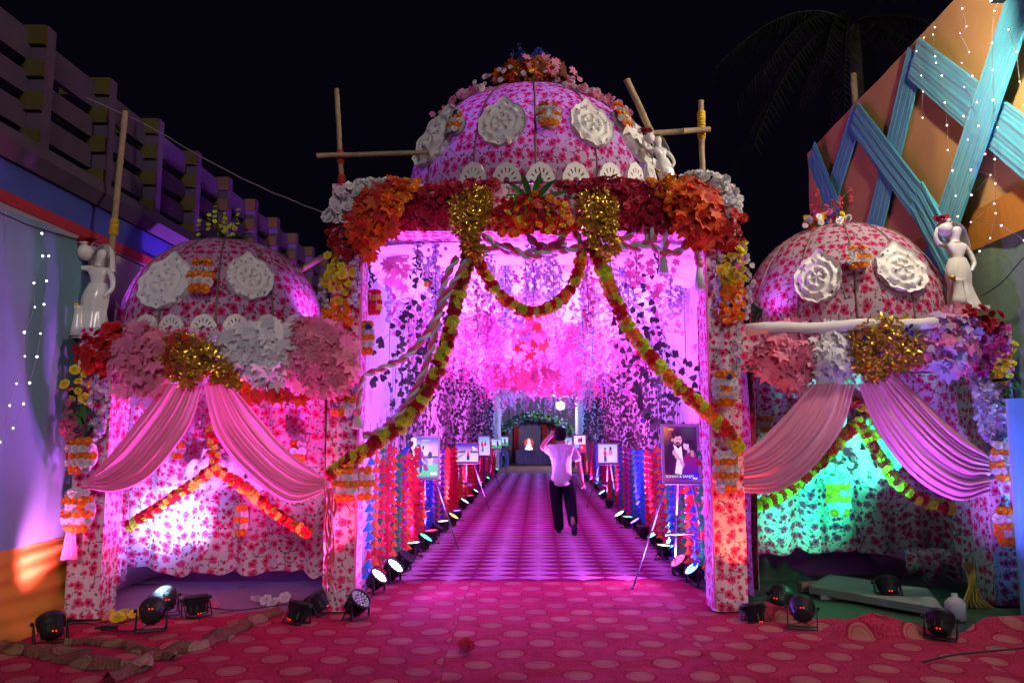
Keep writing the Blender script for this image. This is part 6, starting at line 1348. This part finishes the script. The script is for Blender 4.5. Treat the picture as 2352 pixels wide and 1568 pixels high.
nt_s = NT(M['shirt'].node_tree); nt_s.bump(nt_s.noise(nt_s.v('MULTIPLY', nt_s.coord(), (1, 1, .45)), 9, 3), .9, .05, M['shirt'].node_tree.nodes['Principled BSDF'])
skinned('shirt', shirt, M['shirt'], man)
tr_ = [[J(0, .001, .92, .14), J(-.10, 0, .8, .135), J(-.085, .035, .5, .108), J(-.05, .02, .13, .09), J(-.05, .02, .03, .088)], [J(0, .001, .92, .14), J(.12, 0, .8, .135), J(.14, -.02, .5, .108), J(.165, -.22, .2, .085), J(.17, -.27, .12, .08)]]
skinned('trousers', tr_, M['trousers'], man)
for p in ((-.048, .1, .03, 0), (.18, -.33, .08, -.95)):
    mb = MB(); rot = Matrix.Rotation(p[3], 3, 'X'); mb.lathe([(0, -.035), (.9, -.033), (1, 0), (.85, .03), (0, .045)], 14, c=(mx0+p[0], MY+p[1], p[2]+.03), sx=.05, sy=.14, rot=rot @ Matrix.Diagonal((1, 1, 1))); part('shoe', (mb, M['shoe']), man)
mb = MB(); mb.lathe([(.0, .125), (.055, .118), (.094, .075), (.108, .02), (.106, -.03), (.092, -.08), (.06, -.1)], 18, c=(mx0-.02, MY-.006, 1.625), sx=.96, sy=1.05); hr = part('hair', (mb, M['hair']), man)
for s in (-1, 1): mb = MB(); mb.lathe([(0, -.03), (.012, -.02), (.016, .01), (.0, .034)], 8, c=(mx0-.02+s*.094, MY+.03, 1.6)); part('ear', (mb, M['skin']), man)
mb = MB(); mb.box((mx0-.02, MY+.125, 1.6), (.022, .03, .045)); part('nose', (mb, M['skin']), man)
# standing man behind the far photo, left
px2, PY = W(1157, 1030, 38).x, 37.5
p2 = thing('person', (px2, PY, 0), 'person in light blue jeans standing behind a photo at the far left of the tunnel', 'person')
def J2(x, y, z, r): return (px2+x, PY+y, z, r)
skinned('body', [[J2(0, 0, .95, .13), J2(0, 0, 1.2, .14), J2(0, 0, 1.38, .13), J2(0, 0, 1.5, .05), J2(0, 0, 1.6, .09), J2(0, 0, 1.68, .06)], [J2(0, 0, 1.38, .13), J2(-.2, 0, 1.36, .055), J2(-.27, -.05, 1.1, .045), J2(-.18, -.2, 1.0, .035)], [J2(0, 0, 1.38, .13), J2(.2, 0, 1.36, .055), J2(.27, -.05, 1.1, .045), J2(.18, -.2, 1.0, .035)], [J2(0, 0, .95, .13), J2(-.12, 0, .85, .09), J2(-.14, 0, .08, .05)], [J2(0, 0, .95, .13), J2(.12, 0, .85, .09), J2(.16, 0, .08, .05)]], M['skin'], p2)
skinned('jacket', [[J2(0, 0, .96, .16), J2(0, 0, 1.2, .17), J2(0, 0, 1.38, .155), J2(0, 0, 1.48, .07)], [J2(0, 0, 1.38, .155), J2(-.2, 0, 1.36, .07), J2(-.27, -.05, 1.12, .06)], [J2(0, 0, 1.38, .155), J2(.2, 0, 1.36, .07), J2(.27, -.05, 1.12, .06)]], M['dark_shirt'], p2)
skinned('jeans', [[J2(0, 0, .93, .15), J2(-.12, 0, .84, .105), J2(-.14, 0, .5, .09), J2(-.14, 0, .04, .07)], [J2(0, 0, .93, .15), J2(.12, 0, .84, .105), J2(.15, 0, .5, .09), J2(.16, 0, .04, .07)]], M['jeans'], p2)
mb = MB(); mb.lathe([(.0, .11), (.08, .07), (.1, 0), (.09, -.05)], 12, c=(px2, PY+.01, 1.64)); part('hair', (mb, M['hair']), p2)
# ================================================================= FAIRY LIGHTS
BW = emis('warm_bulb', (1, .85, .55), 9); BP = emis('violet_bulb', (.75, .35, 1), 10); BC = emis('cold_bulb', (.8, .85, 1), 9)
mb = MB(); mb.lathe([(0, -1), (.7, -.7), (1, 0), (.7, .7), (0, 1)], 8); 
def bulb(c): return MB_bulb(c)
def mk(m_): q = MB(); q.lathe([(0, -1), (.7, -.7), (1, 0), (.7, .7), (0, 1)], 8); return q.mesh('bulb', m_)
BM = dict(w=mk(BW), p=mk(BP), c=mk(BC)); M['clear_wire'] = simple('thin_wire', (.3, .28, .3), .4)
def fairy(label, pts, kind, wall, col_r=.008):
    P = [WX(u, v, wall) for u, v in pts]; root = thing('fairy_lights', P[0], label, 'string lights', 'strings of fairy lights'); mb = MB(); mb.tube(P, .002, 3); part('wire', (mb, M['clear_wire']), root)
    for p in P: s_ = col_r*R.uniform(.65, 1.25); part('bulb', BM[kind], root, p, None, (s_, s_, s_))
LWX = XL0+.24
fairy('string of fairy lights on the left cloth, the one nearer the statue', [(96, 536), (112, 588), (107, 645), (101, 699), (93, 766), (85, 819), (68, 879), (54, 927), (30, 983)], 'c', LWX)
fairy('string of fairy lights on the left cloth, the one further left', [(98, 588), (78, 650), (80, 705), (56, 763), (57, 818), (38, 881), (22, 931), (0, 1015)], 'c', LWX)
RWX = XR0-.24
fairy('warm fairy light string at the left on the right screen', [(2122, 87), (2105, 118), (2116, 174), (2120, 211), (2119, 271)], 'w', RWX)
fairy('second warm fairy light string from the left on the right screen', [(2147, 63), (2143, 80), (2148, 130), (2150, 145), (2163, 174), (2170, 236), (2175, 288), (2177, 345), (2188, 392), (2195, 450), (2200, 497)], 'w', RWX)
fairy('third fairy light string on the right screen, violet bulbs', [(2210, 20), (2220, 61), (2205, 77), (2226, 120), (2209, 145), (2233, 175), (2215, 200), (2244, 235), (2213, 267), (2247, 289), (2223, 321), (2263, 354), (2230, 390), (2275, 402), (2231, 448), (2284, 468), (2230, 510), (2300, 518), (2352, 552)], 'p', RWX)
fairy('fourth fairy light string on the right screen, warm bulbs', [(2292, 7), (2284, 26), (2278, 99), (2280, 161), (2281, 230), (2291, 293), (2285, 366), (2286, 422), (2287, 490), (2274, 547), (2250, 577)], 'w', RWX)
fairy('last fairy light string at the right edge of the screen', [(2316, 68), (2335, 120), (2342, 188), (2352, 240)], 'w', RWX)
# ================================================================= CLUTTER UNDER THE ARCHES
M['board'] = simple('grey_painted_board', (.22, .24, .22), .7, var=.2, scale=3); M['brick'] = simple('dusty_brick', (.3, .2, .13), .9, var=.3, bump=.4)
bd = thing('wooden_board', G(2000, 1360), 'grey painted wooden board lying under the right arch', 'board'); mb = MB(); c4 = [G(1858, 1345, .1), G(2168, 1398, .1), G(2130, 1350, .1), G(1905, 1318, .1)]
n = len(mb.v); mb.v += [tuple(p) for p in c4]+[(p.x, p.y, .03) for p in c4]
for f in ((0, 1, 2, 3), (7, 6, 5, 4), (0, 4, 5, 1), (1, 5, 6, 2), (2, 6, 7, 3), (3, 7, 4, 0)): mb.face([n+q for q in f])
part('board', (mb, M['board']), bd)
mb = MB(); mb.box(tuple(G(2010, 1372, .01)), (1.1, .06, .05)); part('batten', (mb, M['board']), bd)
for k, (u, v, lab) in enumerate(((1858, 1345, 'dusty brick at the left end of the board'), (2105, 1385, 'dusty brick at the right behind the board'))):
    mb = MB(); mb.box(tuple(G(u, v, .06)), (.22, .1, .08), Matrix.Rotation(.2+k, 3, 'Z')); solo('brick', mb, M['brick'], lab, 'brick', 'loose bricks under the right arch')
M['purple_cloth'] = simple('purple_cloth_heap', (.14, .05, .16), .85, var=.3)
def cloth_heap(label, c, sx, sy, h, mat, seed):
    mb = MB(); c = Vector(c); mb.grid(lambda a, b: (c.x+(a-.5)*2*sx, c.y+(b-.5)*2*sy, .0+h*max(0, 1-(abs(a-.5)*2)**2)*max(0, 1-(abs(b-.5)*2)**2)*(.7+.9*noise.noise(Vector((a*6, b*4, seed)))**1)), 30, 14); solo('cloth_heap', mb, mat, label, 'cloth heap')
cloth_heap('dark purple cloth bundled under the hem of the right arch', G(1950, 1312), .85, .22, .26, M['purple_cloth'], 1)
cloth_heap('black green plastic sheet bunched at the left under the right arch', G(1765, 1325), .45, .25, .25, M['tarp_green'], 6)
M['yellow_net'] = simple('yellow_netting', (.4, .3, .04), .7, var=.4)
mb = MB(); P = G(2232, 1395)
for k in range(7): mb.tube([P+Vector((.05*math.sin(k), 0, .42)), P+Vector((.03*math.sin(k*2.1), -.03, .25)), P+Vector((-.1+.035*k, -.05+.01*k, .06)), P+Vector((-.14+.05*k, -.07, .01))], .012, 5)
solo('yellow_netting', mb, M['yellow_net'], 'yellow netting hanging to the ground beside the far right pillar', 'netting')
mb = MB(); mb.box(tuple(G(2200, 1425, .1)), (.16, .12, .16)); mb2 = mb
mb = MB(); mb.lathe([(.07, 0), (.085, .02), (.085, .15), (.05, .19), (.025, .2), (.025, .23), (0, .23)], 14, c=tuple(G(2196, 1424))); solo('plastic_can', mb, simple('grey_plastic', (.4, .42, .42), .5), 'grey plastic can behind the lamp at the right carpet rim', 'can')
def leafdebris(label, pts, mesh, n):
    c = G(*pts); root = thing('fallen_leaves', c, label, 'fallen leaves', 'fallen decoration leaves')
    for k in range(n): part('leaf', R.choice(mesh), root, c+Vector((R.uniform(-.2, .2), R.uniform(-.12, .12), .025+.02*R.random())), rnd_rot((0, -.5, 1), .3), .13)
leafdebris('orange and yellow cloth leaves fallen beside the far left pillar', (282, 1425), [MAP['orangeleaf'], MAP['pinkleaf'], FL['yellow'][0], MAP['orangeleaf']], 11)
leafdebris('pale cloth leaves fallen behind the lamps under the left arch', (440, 1402), [MAP['pinkleaf']], 4)
leafdebris('a few dark and pink petals dropped on the open carpet', (1030, 1500), [FL['wine'][0], FL['pink'][0]], 2)
leafdebris('small white scrap of flowers on the floor under the left arch', (608, 1388), [FL['white'][0]], 4)
def cable(label, pts, r=.006):
    P, L = cat_path([G(*p)+Vector((0, 0, .03+.01*R.random())) for p in pts], 50); mb = MB(); mb.tube(P, r, 5); solo('cable', mb, M['wire'], label, 'cable', 'black power cables on the floor')
cable('black cable from the far left lamp to the connector on the carpet', [(100, 1455), (160, 1442), (200, 1440), (250, 1455)])
cable('black cable from the connector to the nearest lamp under the left arch', [(250, 1455), (300, 1457), (340, 1445), (385, 1405)])
cable('black cable curling behind the far left pillar', [(235, 1395), (262, 1420), (300, 1418), (340, 1402)])
cable('black cable running across the grey tarpaulin under the left arch', [(470, 1402), (540, 1410), (600, 1402), (700, 1390)])
cable('black cable trailing over the carpet rim at the lower right', [(2120, 1530), (2190, 1515), (2260, 1508), (2352, 1500)], .008)
cable('thin dark cable in the black gap behind the right gate pillar', [(1705, 1350), (1740, 1375), (1780, 1360), (1840, 1395)])
pc_ = thing('plug_connector', G(250, 1455), 'black cable connector lying on the carpet at the left', 'connector'); mb = MB(); mb.box(tuple(G(250, 1452)+Vector((0, 0, .04))), (.12, .05, .04)); part('plug', (mb, M['black']), pc_)
mb = MB(); mb.tube([G(218, 1452)+Vector((0, 0, .04)), G(245, 1452)+Vector((0, 0, .04))], .012, 6); part('cable_boot', (mb, M['black']), pc_)
